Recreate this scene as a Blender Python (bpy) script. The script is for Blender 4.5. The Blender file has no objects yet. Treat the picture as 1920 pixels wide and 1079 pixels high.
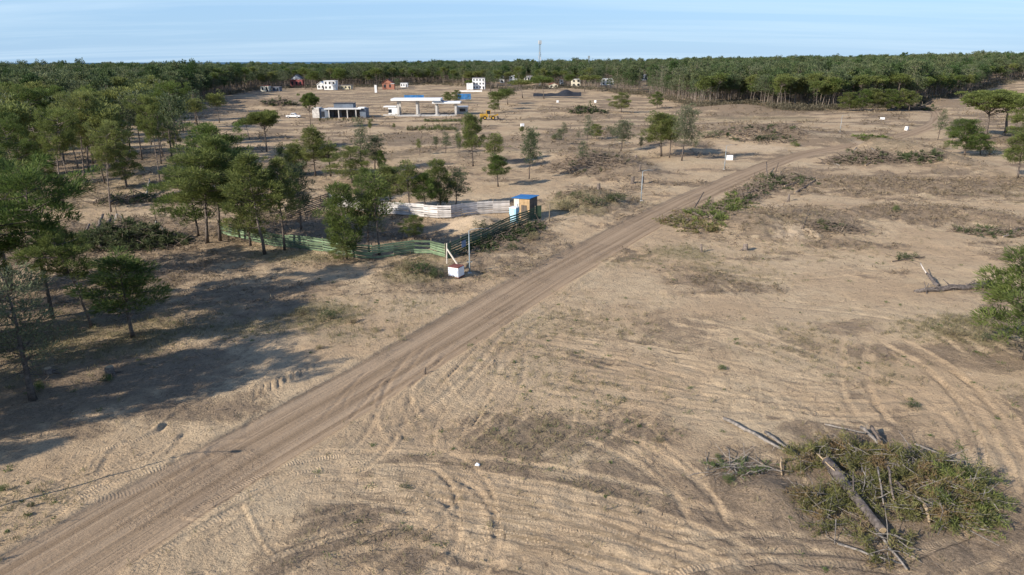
import bpy, math, random
import numpy as np
from mathutils import Matrix, Vector, Euler

# ------------------------------------------------------------------ scene, camera, world, sun, exposure
scene = bpy.context.scene
CAM_H = 20.0
F_PX = 1281.0                       # focal length in pixels of the 1920 wide photograph
PITCH = math.radians(18.35)
ROLL = math.radians(-0.21)
SUN_EL = math.radians(26.0)
SUN_AZ = math.radians(34.0)         # shadows run along (cos, sin) of this angle

cam_data = bpy.data.cameras.new('camera')
cam_data.sensor_width = 36.0
cam_data.lens = F_PX / 1920.0 * 36.0
cam_data.clip_start = 0.5
cam_data.clip_end = 90000.0
cam = bpy.data.objects.new('camera', cam_data)
scene.collection.objects.link(cam)
CAM_M = Matrix.Translation((0, 0, CAM_H)) @ Matrix.Rotation(math.pi / 2 - PITCH, 4, 'X') @ Matrix.Rotation(ROLL, 4, 'Z')
cam.matrix_world = CAM_M
scene.camera = cam

world = bpy.data.worlds.new('World')
scene.world = world
world.use_nodes = True
wt = world.node_tree
for n in list(wt.nodes):
    wt.nodes.remove(n)
w_out = wt.nodes.new('ShaderNodeOutputWorld')
w_bg = wt.nodes.new('ShaderNodeBackground')
w_sky = wt.nodes.new('ShaderNodeTexSky')
w_sky.sky_type = 'NISHITA'
w_sky.sun_disc = False
w_sky.sun_elevation = SUN_EL
# direction towards the sun is (-cos, -sin) of SUN_AZ; the sky's rotation is measured from +Y clockwise
w_sky.sun_rotation = math.atan2(-math.cos(SUN_AZ), -math.sin(SUN_AZ))
w_sky.altitude = 20.0
w_sky.air_density = 1.0
w_sky.dust_density = 0.3
w_sky.ozone_density = 3.0
w_bg.inputs['Strength'].default_value = 0.1
# thin cirrus streaks, part of the sky
w_tc = wt.nodes.new('ShaderNodeTexCoord')
w_sep = wt.nodes.new('ShaderNodeSeparateXYZ')
w_div1 = wt.nodes.new('ShaderNodeMath'); w_div1.operation = 'DIVIDE'
w_div2 = wt.nodes.new('ShaderNodeMath'); w_div2.operation = 'DIVIDE'
w_add = wt.nodes.new('ShaderNodeMath'); w_add.operation = 'ADD'; w_add.inputs[1].default_value = 0.06
w_max = wt.nodes.new('ShaderNodeMath'); w_max.operation = 'MAXIMUM'; w_max.inputs[1].default_value = 0.0
w_com = wt.nodes.new('ShaderNodeCombineXYZ')
w_map = wt.nodes.new('ShaderNodeMapping')
w_map.inputs['Rotation'].default_value = (0, 0, math.radians(14))
w_map.inputs['Scale'].default_value = (0.10, 0.42, 1.0)
w_noi = wt.nodes.new('ShaderNodeTexNoise')
w_noi.inputs['Scale'].default_value = 1.3
w_noi.inputs['Detail'].default_value = 9.0
w_noi.inputs['Roughness'].default_value = 0.62
w_noi.inputs['Distortion'].default_value = 0.4
w_rmp = wt.nodes.new('ShaderNodeValToRGB')
w_rmp.color_ramp.elements[0].position = 0.45
w_rmp.color_ramp.elements[0].color = (0, 0, 0, 1)
w_rmp.color_ramp.elements[1].position = 0.80
w_rmp.color_ramp.elements[1].color = (0.5, 0.5, 0.5, 1)
w_mix = wt.nodes.new('ShaderNodeMix'); w_mix.data_type = 'RGBA'
w_mix.inputs[7].default_value = (5.2, 6.3, 7.1, 1)
L = wt.links.new
L(w_tc.outputs['Generated'], w_sep.inputs[0])
L(w_sep.outputs['Z'], w_max.inputs[0]); L(w_max.outputs[0], w_add.inputs[0])
L(w_sep.outputs['X'], w_div1.inputs[0]); L(w_add.outputs[0], w_div1.inputs[1])
L(w_sep.outputs['Y'], w_div2.inputs[0]); L(w_add.outputs[0], w_div2.inputs[1])
L(w_div1.outputs[0], w_com.inputs[0]); L(w_div2.outputs[0], w_com.inputs[1])
L(w_com.outputs[0], w_map.inputs[0]); L(w_map.outputs[0], w_noi.inputs['Vector'])
L(w_noi.outputs['Fac'], w_rmp.inputs[0]); L(w_rmp.outputs[0], w_mix.inputs[0])
w_tint = wt.nodes.new('ShaderNodeMix'); w_tint.data_type = 'RGBA'; w_tint.blend_type = 'MULTIPLY'
w_tint.inputs[0].default_value = 1.0; w_tint.inputs[7].default_value = (0.80, 0.92, 1.15, 1)
w_hz = wt.nodes.new('ShaderNodeMapRange'); w_hz.interpolation_type = 'SMOOTHSTEP'
w_hz.inputs['From Min'].default_value = -0.05; w_hz.inputs['From Max'].default_value = 0.45
w_hz.inputs['To Min'].default_value = 0.85; w_hz.inputs['To Max'].default_value = 0.0
w_hm = wt.nodes.new('ShaderNodeMix'); w_hm.data_type = 'RGBA'; w_hm.inputs[7].default_value = (2.50, 3.95, 5.75, 1)
L(w_sep.outputs['Z'], w_hz.inputs['Value']); L(w_hz.outputs['Result'], w_hm.inputs[0])
L(w_sky.outputs[0], w_tint.inputs[6]); L(w_tint.outputs[2], w_hm.inputs[6]); L(w_hm.outputs[2], w_mix.inputs[6]); L(w_mix.outputs[2], w_bg.inputs['Color'])
L(w_bg.outputs[0], w_out.inputs['Surface'])

sun_data = bpy.data.lights.new('sun', 'SUN')
sun_data.energy = 4.6
sun_data.angle = math.radians(0.53)
sun_data.color = (1.0, 0.93, 0.83)
sun = bpy.data.objects.new('sun', sun_data)
scene.collection.objects.link(sun)
sun_dir = Vector((math.cos(SUN_AZ) * math.cos(SUN_EL), math.sin(SUN_AZ) * math.cos(SUN_EL), -math.sin(SUN_EL)))
sun.rotation_euler = sun_dir.to_track_quat('-Z', 'Y').to_euler()

scene.view_settings.view_transform = 'Standard'
scene.view_settings.look = 'None'
scene.view_settings.exposure = 0.68
scene.view_settings.gamma = 1.0
scene.view_settings.use_curve_mapping = False

# ------------------------------------------------------------------ helpers: projection, noise
RM = np.array(CAM_M.to_3x3())
CP = np.array([0.0, 0.0, CAM_H])
rng = np.random.default_rng(7)
random.seed(7)
COL = scene.collection


def ray(u, v):
    return RM @ np.array([(u - 960.0) / F_PX, (539.5 - v) / F_PX, -1.0])


def g0(u, v, z=0.0):
    d = ray(u, v)
    t = (z - CAM_H) / d[2]
    p = CP + t * d
    return float(p[0]), float(p[1])


def proj(P):
    P = np.atleast_2d(np.asarray(P, float))
    q = (P - CP) @ RM
    return 960.0 + F_PX * q[:, 0] / -q[:, 2], 539.5 - F_PX * q[:, 1] / -q[:, 2], -q[:, 2]


def _hash(ix, iy, seed):
    h = (ix.astype(np.int64) * 374761393 + iy.astype(np.int64) * 668265263 + seed * 1442695041) & 0x7fffffff
    h = ((h ^ (h >> 13)) * 1274126177) & 0x7fffffff
    h = (h ^ (h >> 16)) & 0xffff
    return h / 65535.0


def vnoise(x, y, seed=0):
    x = np.asarray(x, float); y = np.asarray(y, float)
    ix = np.floor(x); iy = np.floor(y)
    fx = x - ix; fy = y - iy
    fx = fx * fx * (3 - 2 * fx); fy = fy * fy * (3 - 2 * fy)
    a = _hash(ix, iy, seed); b = _hash(ix + 1, iy, seed)
    c = _hash(ix, iy + 1, seed); d = _hash(ix + 1, iy + 1, seed)
    return (a + (b - a) * fx) * (1 - fy) + (c + (d - c) * fx) * fy


def fbm(x, y, seed=0, oct=4, gain=0.5):
    s = 0.0; a = 1.0; t = 0.0
    for i in range(oct):
        s = s + a * vnoise(x * 2 ** i + 17.3 * i, y * 2 ** i - 9.1 * i, seed + i)
        t += a; a *= gain
    return s / t


def sstep(a, b, x):
    t = np.clip((x - a) / (b - a), 0, 1)
    return t * t * (3 - 2 * t)


# ------------------------------------------------------------------ the road: two edge lines traced on flat ground
UP = [(0, 1047), (150, 957), (300, 883), (420, 812), (617, 718), (800, 617), (886, 556), (970, 516), (1100, 453), (1160, 418), (1300, 356), (1400, 318), (1480, 290)]
LO = [(215, 1078), (333, 987), (500, 883), (643, 790), (833, 690), (917, 627), (994, 575), (1081, 520), (1185, 455), (1317, 382), (1440, 322), (1520, 287)]
_u = np.array([g0(*p) for p in UP]); _l = np.array([g0(*p) for p in LO])


def _edge(E, y):
    r = np.interp(y, E[:, 1], E[:, 0])
    s0 = (E[3, 0] - E[0, 0]) / (E[3, 1] - E[0, 1]); s1 = 1.12
    r = np.where(y < E[0, 1], E[0, 0] + (y - E[0, 1]) * s0, r)
    far = 95.0 * (1 - np.exp(-np.maximum(y - E[-1, 1], 0) * s1 / 95.0)) + np.maximum(y - E[-1, 1], 0) * 0.25
    return np.where(y > E[-1, 1], E[-1, 0] + far, r)


_ys = np.arange(-20.0, 420.0, 1.0)
_c = 0.5 * (_edge(_u, _ys) + _edge(_l, _ys)); _w = _edge(_l, _ys) - _edge(_u, _ys)
_k = np.ones(21) / 21.0
_c = np.convolve(np.pad(_c, 10, 'edge'), _k, 'valid'); _w = np.convolve(np.pad(_w, 10, 'edge'), _k, 'valid')
_sl = np.gradient(_c, _ys); _cos = 1 / np.sqrt(1 + _sl ** 2)
_hw = np.clip(0.57 * _w * _cos, 2.7, 4.4)
_arc = np.concatenate([[0], np.cumsum(np.sqrt(np.diff(_c) ** 2 + np.diff(_ys) ** 2))])


def road_coords(x, y):
    d = (x - np.interp(y, _ys, _c)) * np.interp(y, _ys, _cos)
    s = np.interp(y, _ys, _arc) + d * np.interp(y, _ys, _sl * _cos)
    return s, d, np.interp(y, _ys, _hw)


# ------------------------------------------------------------------ terrain height
# mounds: pixel of the centre on flat ground, half sizes in metres across / in depth, height, turn
def px_ellipse(u, v, du, dv):
    """a patch of flat ground that covers this much of the photograph: centre and half sizes in metres"""
    x, y = g0(u, v); x1, _ = g0(u + du, v); _, ya = g0(u, v - dv); _, yb = g0(u, v + dv)
    return x, y, abs(x1 - x), abs(ya - yb) / 2


MOUNDS = [(*px_ellipse(*m[:4]), m[4] * 1.35, 0.0) for m in [(1250, 275, 60, 8, .8), (890, 424, 50, 12, .6), (950, 290, 70, 10, .5), (1010, 262, 60, 8, .6),
    (1400, 425, 70, 22, .8), (1500, 420, 80, 22, .9), (1600, 408, 80, 16, .5), (1740, 400, 130, 16, .6), (1870, 415, 80, 16, .6), (1700, 352, 170, 16, .6),
    (1670, 285, 75, 26, 2.0), (1620, 302, 60, 12, .9), (1735, 300, 45, 12, .8), (1110, 305, 75, 22, 1.6), (1190, 325, 60, 18, .9), (1110, 380, 62, 18, 1.1),
    (785, 512, 55, 16, .55), (1420, 255, 100, 13, 2.0), (1340, 262, 60, 9, .9), (1490, 262, 40, 9, .9), (1445, 935, 62, 42, .5), (905, 428, 55, 14, .4),
    (560, 640, 120, 26, .2), (1790, 620, 110, 36, .22), (690, 300, 120, 14, .4), (830, 285, 140, 12, .5), (1640, 900, 170, 70, .2), (220, 455, 80, 16, .5)]]
MOUNDS += [(*g0(a, b), c, d, e, 0.0) for a, b, c, d, e in [
    (470, 200, 26, 16, 3.0), (560, 188, 20, 20, 2.0), (1090, 210, 14, 10, 1.0), (1380, 205, 18, 12, 2.0), (1740, 195, 22, 10, 3.0), (1045, 176, 15, 5, 2.0)]]
_M = np.array(MOUNDS)
_RA = np.array([-1.4, -0.75, -0.4, -0.1, 0.1, 0.25, 0.5, 0.75, 1.4])
_HA = np.array([-5.0, -4.0, -3.0, -0.5, 1.0, 3.5, 6.0, 8.5, 10.0])
_SA = np.array([460, 460, 520, 540, 540, 430, 370, 330, 300.0])


def H(x, y):
    x = np.asarray(x, float); y = np.asarray(y, float)
    yy = np.maximum(y, 1.0)
    r = x / yy
    a = np.interp(r, _RA, _HA); st = np.interp(r, _RA, _SA)
    far = a * sstep(0, 1, (y - st) / 420.0) * (1 - sstep(1150, 2100, y)) - 9.0 * sstep(1300, 2300, y)
    far = far + sstep(430, 700, y) * (1 - sstep(1200, 2000, y)) * (fbm(x / 130.0, y / 130.0, 5, 3) - 0.5) * 6.5
    und = (fbm(x / 22.0, y / 22.0, 3, 3) - 0.5) * 0.9 + (fbm(x / 70.0, y / 70.0, 9, 2) - 0.5) * 1.4 * sstep(90, 220, y)
    s, d, hw = road_coords(x, y)
    near_road = 1 - sstep(1.0, 2.2, np.abs(d) / hw)
    und = und * (1 - 0.75 * near_road)
    mo = np.zeros_like(x)
    for mx, my, sx, sy, h, t in _M:
        dx = x - mx; dy = y - my
        c, s_ = math.cos(t), math.sin(t)
        q = ((dx * c + dy * s_) / sx) ** 2 + ((-dx * s_ + dy * c) / sy) ** 2
        mo = mo + h * np.exp(-1.3 * q)
    mo = mo * (1 - 0.95 * near_road)
    return far + und + mo


def Hs(x, y):
    return float(H(np.array([x]), np.array([y]))[0])


def gp(u, v, lift=0.0):
    """the point of the terrain seen at a pixel"""
    z = 0.0
    for _ in range(12):
        x, y = g0(u, v, z)
        z = 0.5 * z + 0.5 * Hs(x, y)
    return np.array([x, y, Hs(x, y) + lift])


def height_at(u_base, v_base, v_top):
    """real height of an upright thing whose foot and top are seen at those pixels"""
    p = gp(u_base, v_base)
    d = ray(u_base, v_top)
    t = p[1] / d[1]
    return p, CAM_H + t * d[2] - p[2]


def mpp(p):
    """metres per photograph pixel at a point"""
    return proj(p)[2][0] / F_PX


# ------------------------------------------------------------------ mesh collecting
class MB:
    def __init__(self):
        self.V = []; self.F = []; self.n = 0; self.T = []

    def add(self, V, F, tint=None):
        V = np.asarray(V, float).reshape(-1, 3)
        for f in (F if isinstance(F, list) else [F]):
            self.F.append(np.asarray(f, np.int64) + self.n)
        self.V.append(V); self.n += len(V)
        self.T.append(np.zeros(len(V)) + 0.5 if tint is None else np.asarray(tint, float))
        return self

    def box(self, c, s, rz=0.0, tilt=0.0):
        x, y, z = s[0] / 2, s[1] / 2, s[2] / 2
        v = np.array([(-x, -y, -z), (x, -y, -z), (x, y, -z), (-x, y, -z), (-x, -y, z), (x, -y, z), (x, y, z), (-x, y, z)])
        if tilt:
            ct, st = math.cos(tilt), math.sin(tilt)
            v = v @ np.array([[ct, 0, st], [0, 1, 0], [-st, 0, ct]])
        c_, s_ = math.cos(rz), math.sin(rz)
        v = v @ np.array([[c_, s_, 0], [-s_, c_, 0], [0, 0, 1]]) + np.array(c)
        f = np.array([(0, 3, 2, 1), (4, 5, 6, 7), (0, 1, 5, 4), (1, 2, 6, 5), (2, 3, 7, 6), (3, 0, 4, 7)])
        return self.add(v, f)

    def tube(self, pts, rad, sides=6, cap=True):
        pts = np.asarray(pts, float); n = len(pts)
        rad = np.broadcast_to(np.asarray(rad, float), (n,))
        t = np.gradient(pts, axis=0); t /= np.linalg.norm(t, axis=1)[:, None] + 1e-9
        ref = np.array([0.0, 0, 1]) if abs(t[:, 2]).mean() < 0.9 else np.array([1.0, 0, 0])
        a = np.cross(t, ref); a /= np.linalg.norm(a, axis=1)[:, None] + 1e-9
        b = np.cross(t, a)
        an = np.arange(sides) * 2 * math.pi / sides
        ring = pts[:, None] + rad[:, None, None] * (np.cos(an)[None, :, None] * a[:, None] + np.sin(an)[None, :, None] * b[:, None])
        V = ring.reshape(-1, 3)
        i = np.arange(n - 1)[:, None] * sides; j = np.arange(sides)[None]; k = (j + 1) % sides
        F = np.stack([i + j, i + k, i + sides + k, i + sides + j], -1).reshape(-1, 4)
        fs = [F]
        if cap:
            V = np.vstack([V, pts[0], pts[-1]]); m = n * sides
            jj = np.arange(sides); kk = (jj + 1) % sides
            fs.append(np.stack([np.full(sides, m), kk, jj], -1))
            fs.append(np.stack([np.full(sides, m + 1), (n - 1) * sides + jj, (n - 1) * sides + kk], -1))
        return self.add(V, fs)

    def sticks(self, P0, P1, r0, r1, sides=3, tint=None):
        P0 = np.asarray(P0, float); P1 = np.asarray(P1, float); n = len(P0)
        if n == 0:
            return self
        r0 = np.broadcast_to(r0, (n,)); r1 = np.broadcast_to(r1, (n,))
        t = P1 - P0; t = t / (np.linalg.norm(t, axis=1)[:, None] + 1e-9)
        ref = np.where(np.abs(t[:, 2:3]) < 0.9, np.array([[0.0, 0, 1]]), np.array([[1.0, 0, 0]]))
        a = np.cross(t, ref); a /= np.linalg.norm(a, axis=1)[:, None] + 1e-9
        b = np.cross(t, a)
        an = np.arange(sides) * 2 * math.pi / sides
        off = np.cos(an)[None, :, None] * a[:, None] + np.sin(an)[None, :, None] * b[:, None]
        V = np.concatenate([P0[:, None] + off * r0[:, None, None], P1[:, None] + off * r1[:, None, None]], 1)
        j = np.arange(sides); k = (j + 1) % sides
        F = (np.arange(n) * 2 * sides)[:, None, None] + np.stack([j, k, sides + k, sides + j], -1)[None]
        return self.add(V.reshape(-1, 3), F.reshape(-1, 4), None if tint is None else np.repeat(tint, 2 * sides))

    def blades(self, C, D, Lb, Wb, tint):
        """kite shaped needle sprays"""
        n = len(C)
        D = D / (np.linalg.norm(D, axis=1)[:, None] + 1e-9)
        S = np.cross(D, rng.normal(size=(n, 3))); S /= np.linalg.norm(S, axis=1)[:, None] + 1e-9
        Lb = np.broadcast_to(Lb, (n,))[:, None]; Wb = np.broadcast_to(Wb, (n,))[:, None]
        V = np.stack([C, C + D * Lb * 0.55 + S * Wb, C + D * Lb, C + D * Lb * 0.55 - S * Wb], 1)
        F = np.arange(n)[:, None] * 4 + np.arange(4)[None]
        return self.add(V.reshape(-1, 3), F, np.repeat(tint, 4))

    def mesh(self, name, mats, slots=None, smooth=False):
        V = np.vstack(self.V) if self.V else np.zeros((0, 3))
        me = bpy.data.meshes.new(name)
        me.vertices.add(len(V)); me.vertices.foreach_set('co', V.astype(np.float32).ravel())
        loops = np.concatenate([f.ravel() for f in self.F]); tot = np.concatenate([np.full(len(f), f.shape[1]) for f in self.F])
        st = np.concatenate([[0], np.cumsum(tot)[:-1]])
        me.loops.add(len(loops)); me.loops.foreach_set('vertex_index', loops.astype(np.int32))
        me.polygons.add(len(tot)); me.polygons.foreach_set('loop_start', st.astype(np.int32))
        me.polygons.foreach_set('loop_total', tot.astype(np.int32))
        for m in (mats if isinstance(mats, (list, tuple)) else [mats]):
            me.materials.append(m)
        if slots is not None:
            me.polygons.foreach_set('material_index', np.asarray(slots, np.int32))
        me.polygons.foreach_set('use_smooth', np.full(len(tot), bool(smooth)))
        T = np.concatenate(self.T)
        if len(V) and (T.max() - T.min()) > 1e-6:
            me.attributes.new('tint', 'FLOAT', 'POINT').data.foreach_set('value', T.astype(np.float32))
        me.update(calc_edges=True)
        return me

    def obj(self, name, mats, parent=None, smooth=False):
        return link(name, self.mesh(name, mats, smooth=smooth), parent)


def link(name, me, parent=None, loc=None):
    o = bpy.data.objects.new(name, me); COL.objects.link(o)
    if parent is not None:
        o.parent = parent
    if loc is not None:
        o.location = loc
    return o


def tag(o, label, cat, group=None):
    o['label'] = label; o['category'] = cat
    if group:
        o['group'] = group
    return o


def thing(name, label, cat, loc=(0, 0, 0), rz=0.0, group=None):
    o = bpy.data.objects.new(name, None); COL.objects.link(o)
    o.empty_display_size = 0.3
    o.location = tuple(loc); o.rotation_euler = (0, 0, rz)
    return tag(o, label, cat, group)


# ------------------------------------------------------------------ materials
class NT:
    def __init__(self, name):
        self.m = bpy.data.materials.new(name); self.m.use_nodes = True
        self.t = self.m.node_tree
        self.b = self.t.nodes['Principled BSDF']; self.out = self.t.nodes['Material Output']
        self.b.inputs['Roughness'].default_value = 0.9
        self.b.inputs['Specular IOR Level'].default_value = 0.15

    def put(self, sock, v):
        if v is None:
            return
        if hasattr(v, 'is_output'):
            self.t.links.new(v, sock)
        else:
            if isinstance(v, (tuple, list)) and len(v) == 3 and sock.type == 'RGBA':
                v = (*v, 1.0)
            sock.default_value = v

    def noise(self, scale, detail=4.0, rough=0.55, vec=None, dist=0.0):
        n = self.t.nodes.new('ShaderNodeTexNoise')
        n.inputs['Scale'].default_value = scale; n.inputs['Detail'].default_value = detail
        n.inputs['Roughness'].default_value = rough; n.inputs['Distortion'].default_value = dist
        self.put(n.inputs['Vector'], vec if vec is not None else self.pos())
        return n.outputs['Fac']

    def pos(self):
        if not hasattr(self, '_pos'):
            self._pos = self.t.nodes.new('ShaderNodeTexCoord').outputs['Object']
        return self._pos

    def math(self, op, a, b=None, c=None, clamp=False):
        n = self.t.nodes.new('ShaderNodeMath'); n.operation = op; n.use_clamp = clamp
        self.put(n.inputs[0], a); self.put(n.inputs[1], b)
        if c is not None:
            self.put(n.inputs[2], c)
        return n.outputs[0]

    def ss(self, x, a, b):
        n = self.t.nodes.new('ShaderNodeMapRange'); n.interpolation_type = 'SMOOTHSTEP'
        self.put(n.inputs['Value'], x); n.inputs['From Min'].default_value = a; n.inputs['From Max'].default_value = b
        return n.outputs['Result']

    def mix(self, f, a, b, mode='MIX'):
        n = self.t.nodes.new('ShaderNodeMix'); n.data_type = 'RGBA'; n.blend_type = mode
        self.put(n.inputs[0], f); self.put(n.inputs[6], a); self.put(n.inputs[7], b)
        return n.outputs[2]

    def attr(self, name):
        n = self.t.nodes.new('ShaderNodeAttribute'); n.attribute_name = name
        return n.outputs['Fac']

    def rnd(self):
        return self.t.nodes.new('ShaderNodeObjectInfo').outputs['Random']

    def comb(self, x, y, z=0.0):
        n = self.t.nodes.new('ShaderNodeCombineXYZ')
        self.put(n.inputs[0], x); self.put(n.inputs[1], y); self.put(n.inputs[2], z)
        return n.outputs[0]

    def mapping(self, scale, rot=(0, 0, 0)):
        n = self.t.nodes.new('ShaderNodeMapping')
        n.inputs['Scale'].default_value = scale; n.inputs['Rotation'].default_value = rot
        self.put(n.inputs[0], self.pos())
        return n.outputs[0]

    def bump(self, h, dist=1.0, strength=1.0):
        n = self.t.nodes.new('ShaderNodeBump')
        n.inputs['Distance'].default_value = dist; n.inputs['Strength'].default_value = strength
        self.put(n.inputs['Height'], h); self.t.links.new(n.outputs[0], self.b.inputs['Normal'])

    def color(self, c):
        self.put(self.b.inputs['Base Color'], c)
        return self


def plain(name, c, var=0.25, scale=3.0, rough=0.85, bump=0.004, obj_rnd=0.0, metal=0.0):
    n = NT(name)
    f = n.noise(scale, 6.0, 0.6)
    lo = tuple(x * (1 - var) for x in c); hi = tuple(min(1, x * (1 + var * 0.6)) for x in c)
    col = n.mix(n.ss(f, 0.3, 0.7), lo, hi)
    if obj_rnd:
        k = n.math('MULTIPLY_ADD', n.rnd(), 2 * obj_rnd, 1 - obj_rnd)
        col = n.mix(1.0, col, n.comb(k, k, k), 'MULTIPLY')
    n.color(col); n.b.inputs['Roughness'].default_value = rough; n.b.inputs['Metallic'].default_value = metal
    if bump:
        n.bump(n.noise(scale * 6, 5.0), bump * 3)
    return n.m


def foliage(name, dark, light, brown=None, transl=0.38, vary=0.3):
    n = NT(name)
    t = n.attr('tint')
    col = n.mix(t, dark, light)
    k = n.math('MULTIPLY_ADD', n.rnd(), 2 * vary, 1 - vary)
    k2 = n.math('MULTIPLY_ADD', n.rnd(), vary * 1.2, 1 - vary * 0.6)
    col = n.mix(1.0, col, n.comb(k, k2, k), 'MULTIPLY')
    if brown is not None:
        col = n.mix(n.ss(n.noise(0.9, 4.0), 0.5, 0.64), col, brown)
    n.color(col)
    n.b.inputs['Roughness'].default_value = 0.65
    tr = n.t.nodes.new('ShaderNodeBsdfTranslucent'); n.put(tr.inputs['Color'], col)
    mx = n.t.nodes.new('ShaderNodeMixShader'); mx.inputs[0].default_value = transl
    n.t.links.new(n.b.outputs[0], mx.inputs[1]); n.t.links.new(tr.outputs[0], mx.inputs[2])
    n.t.links.new(mx.outputs[0], n.out.inputs['Surface'])
    return n.m


M_NEEDLE = foliage('pine_needles', (0.060, 0.082, 0.030), (0.212, 0.242, 0.066))
M_NEEDLE_G = foliage('pine_needles_grey', (0.072, 0.088, 0.048), (0.165, 0.190, 0.095))
M_NEEDLE_F = foliage('pine_needles_far', (0.056, 0.080, 0.040), (0.155, 0.188, 0.076), vary=0.45)
M_PILE = foliage('cut_needles', (0.095, 0.100, 0.034), (0.235, 0.220, 0.080), brown=(0.24, 0.165, 0.085), vary=0.1)
M_SHRUB = foliage('shrub_leaves', (0.050, 0.072, 0.030), (0.120, 0.140, 0.060), vary=0.3)
M_DRY = foliage('dry_grass_blades', (0.170, 0.140, 0.075), (0.300, 0.255, 0.140), vary=0.1)
M_WEED = foliage('weed_leaves', (0.075, 0.110, 0.035), (0.150, 0.190, 0.065), vary=0.1)
M_BARK = plain('pine_bark', (0.150, 0.120, 0.098), 0.45, 5.0, 0.95, 0.012, 0.3)
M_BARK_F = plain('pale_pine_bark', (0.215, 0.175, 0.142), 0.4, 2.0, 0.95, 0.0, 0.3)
M_GREYWOOD = plain('grey_dead_wood', (0.235, 0.205, 0.175), 0.45, 6.0, 0.95, 0.01, 0.15)
M_TWIG = plain('brown_twigs', (0.200, 0.155, 0.115), 0.45, 3.0, 0.95, 0.0, 0.1)
M_OLDLOG = plain('weathered_bark', (0.150, 0.125, 0.110), 0.5, 5.0, 0.95, 0.02)
M_CUT = plain('fresh_cut_wood', (0.42, 0.31, 0.19), 0.25, 8.0, 0.9, 0.0)
M_SOIL = plain('turned_soil', (0.22, 0.165, 0.115), 0.35, 4.0, 0.95, 0.02)


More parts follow.
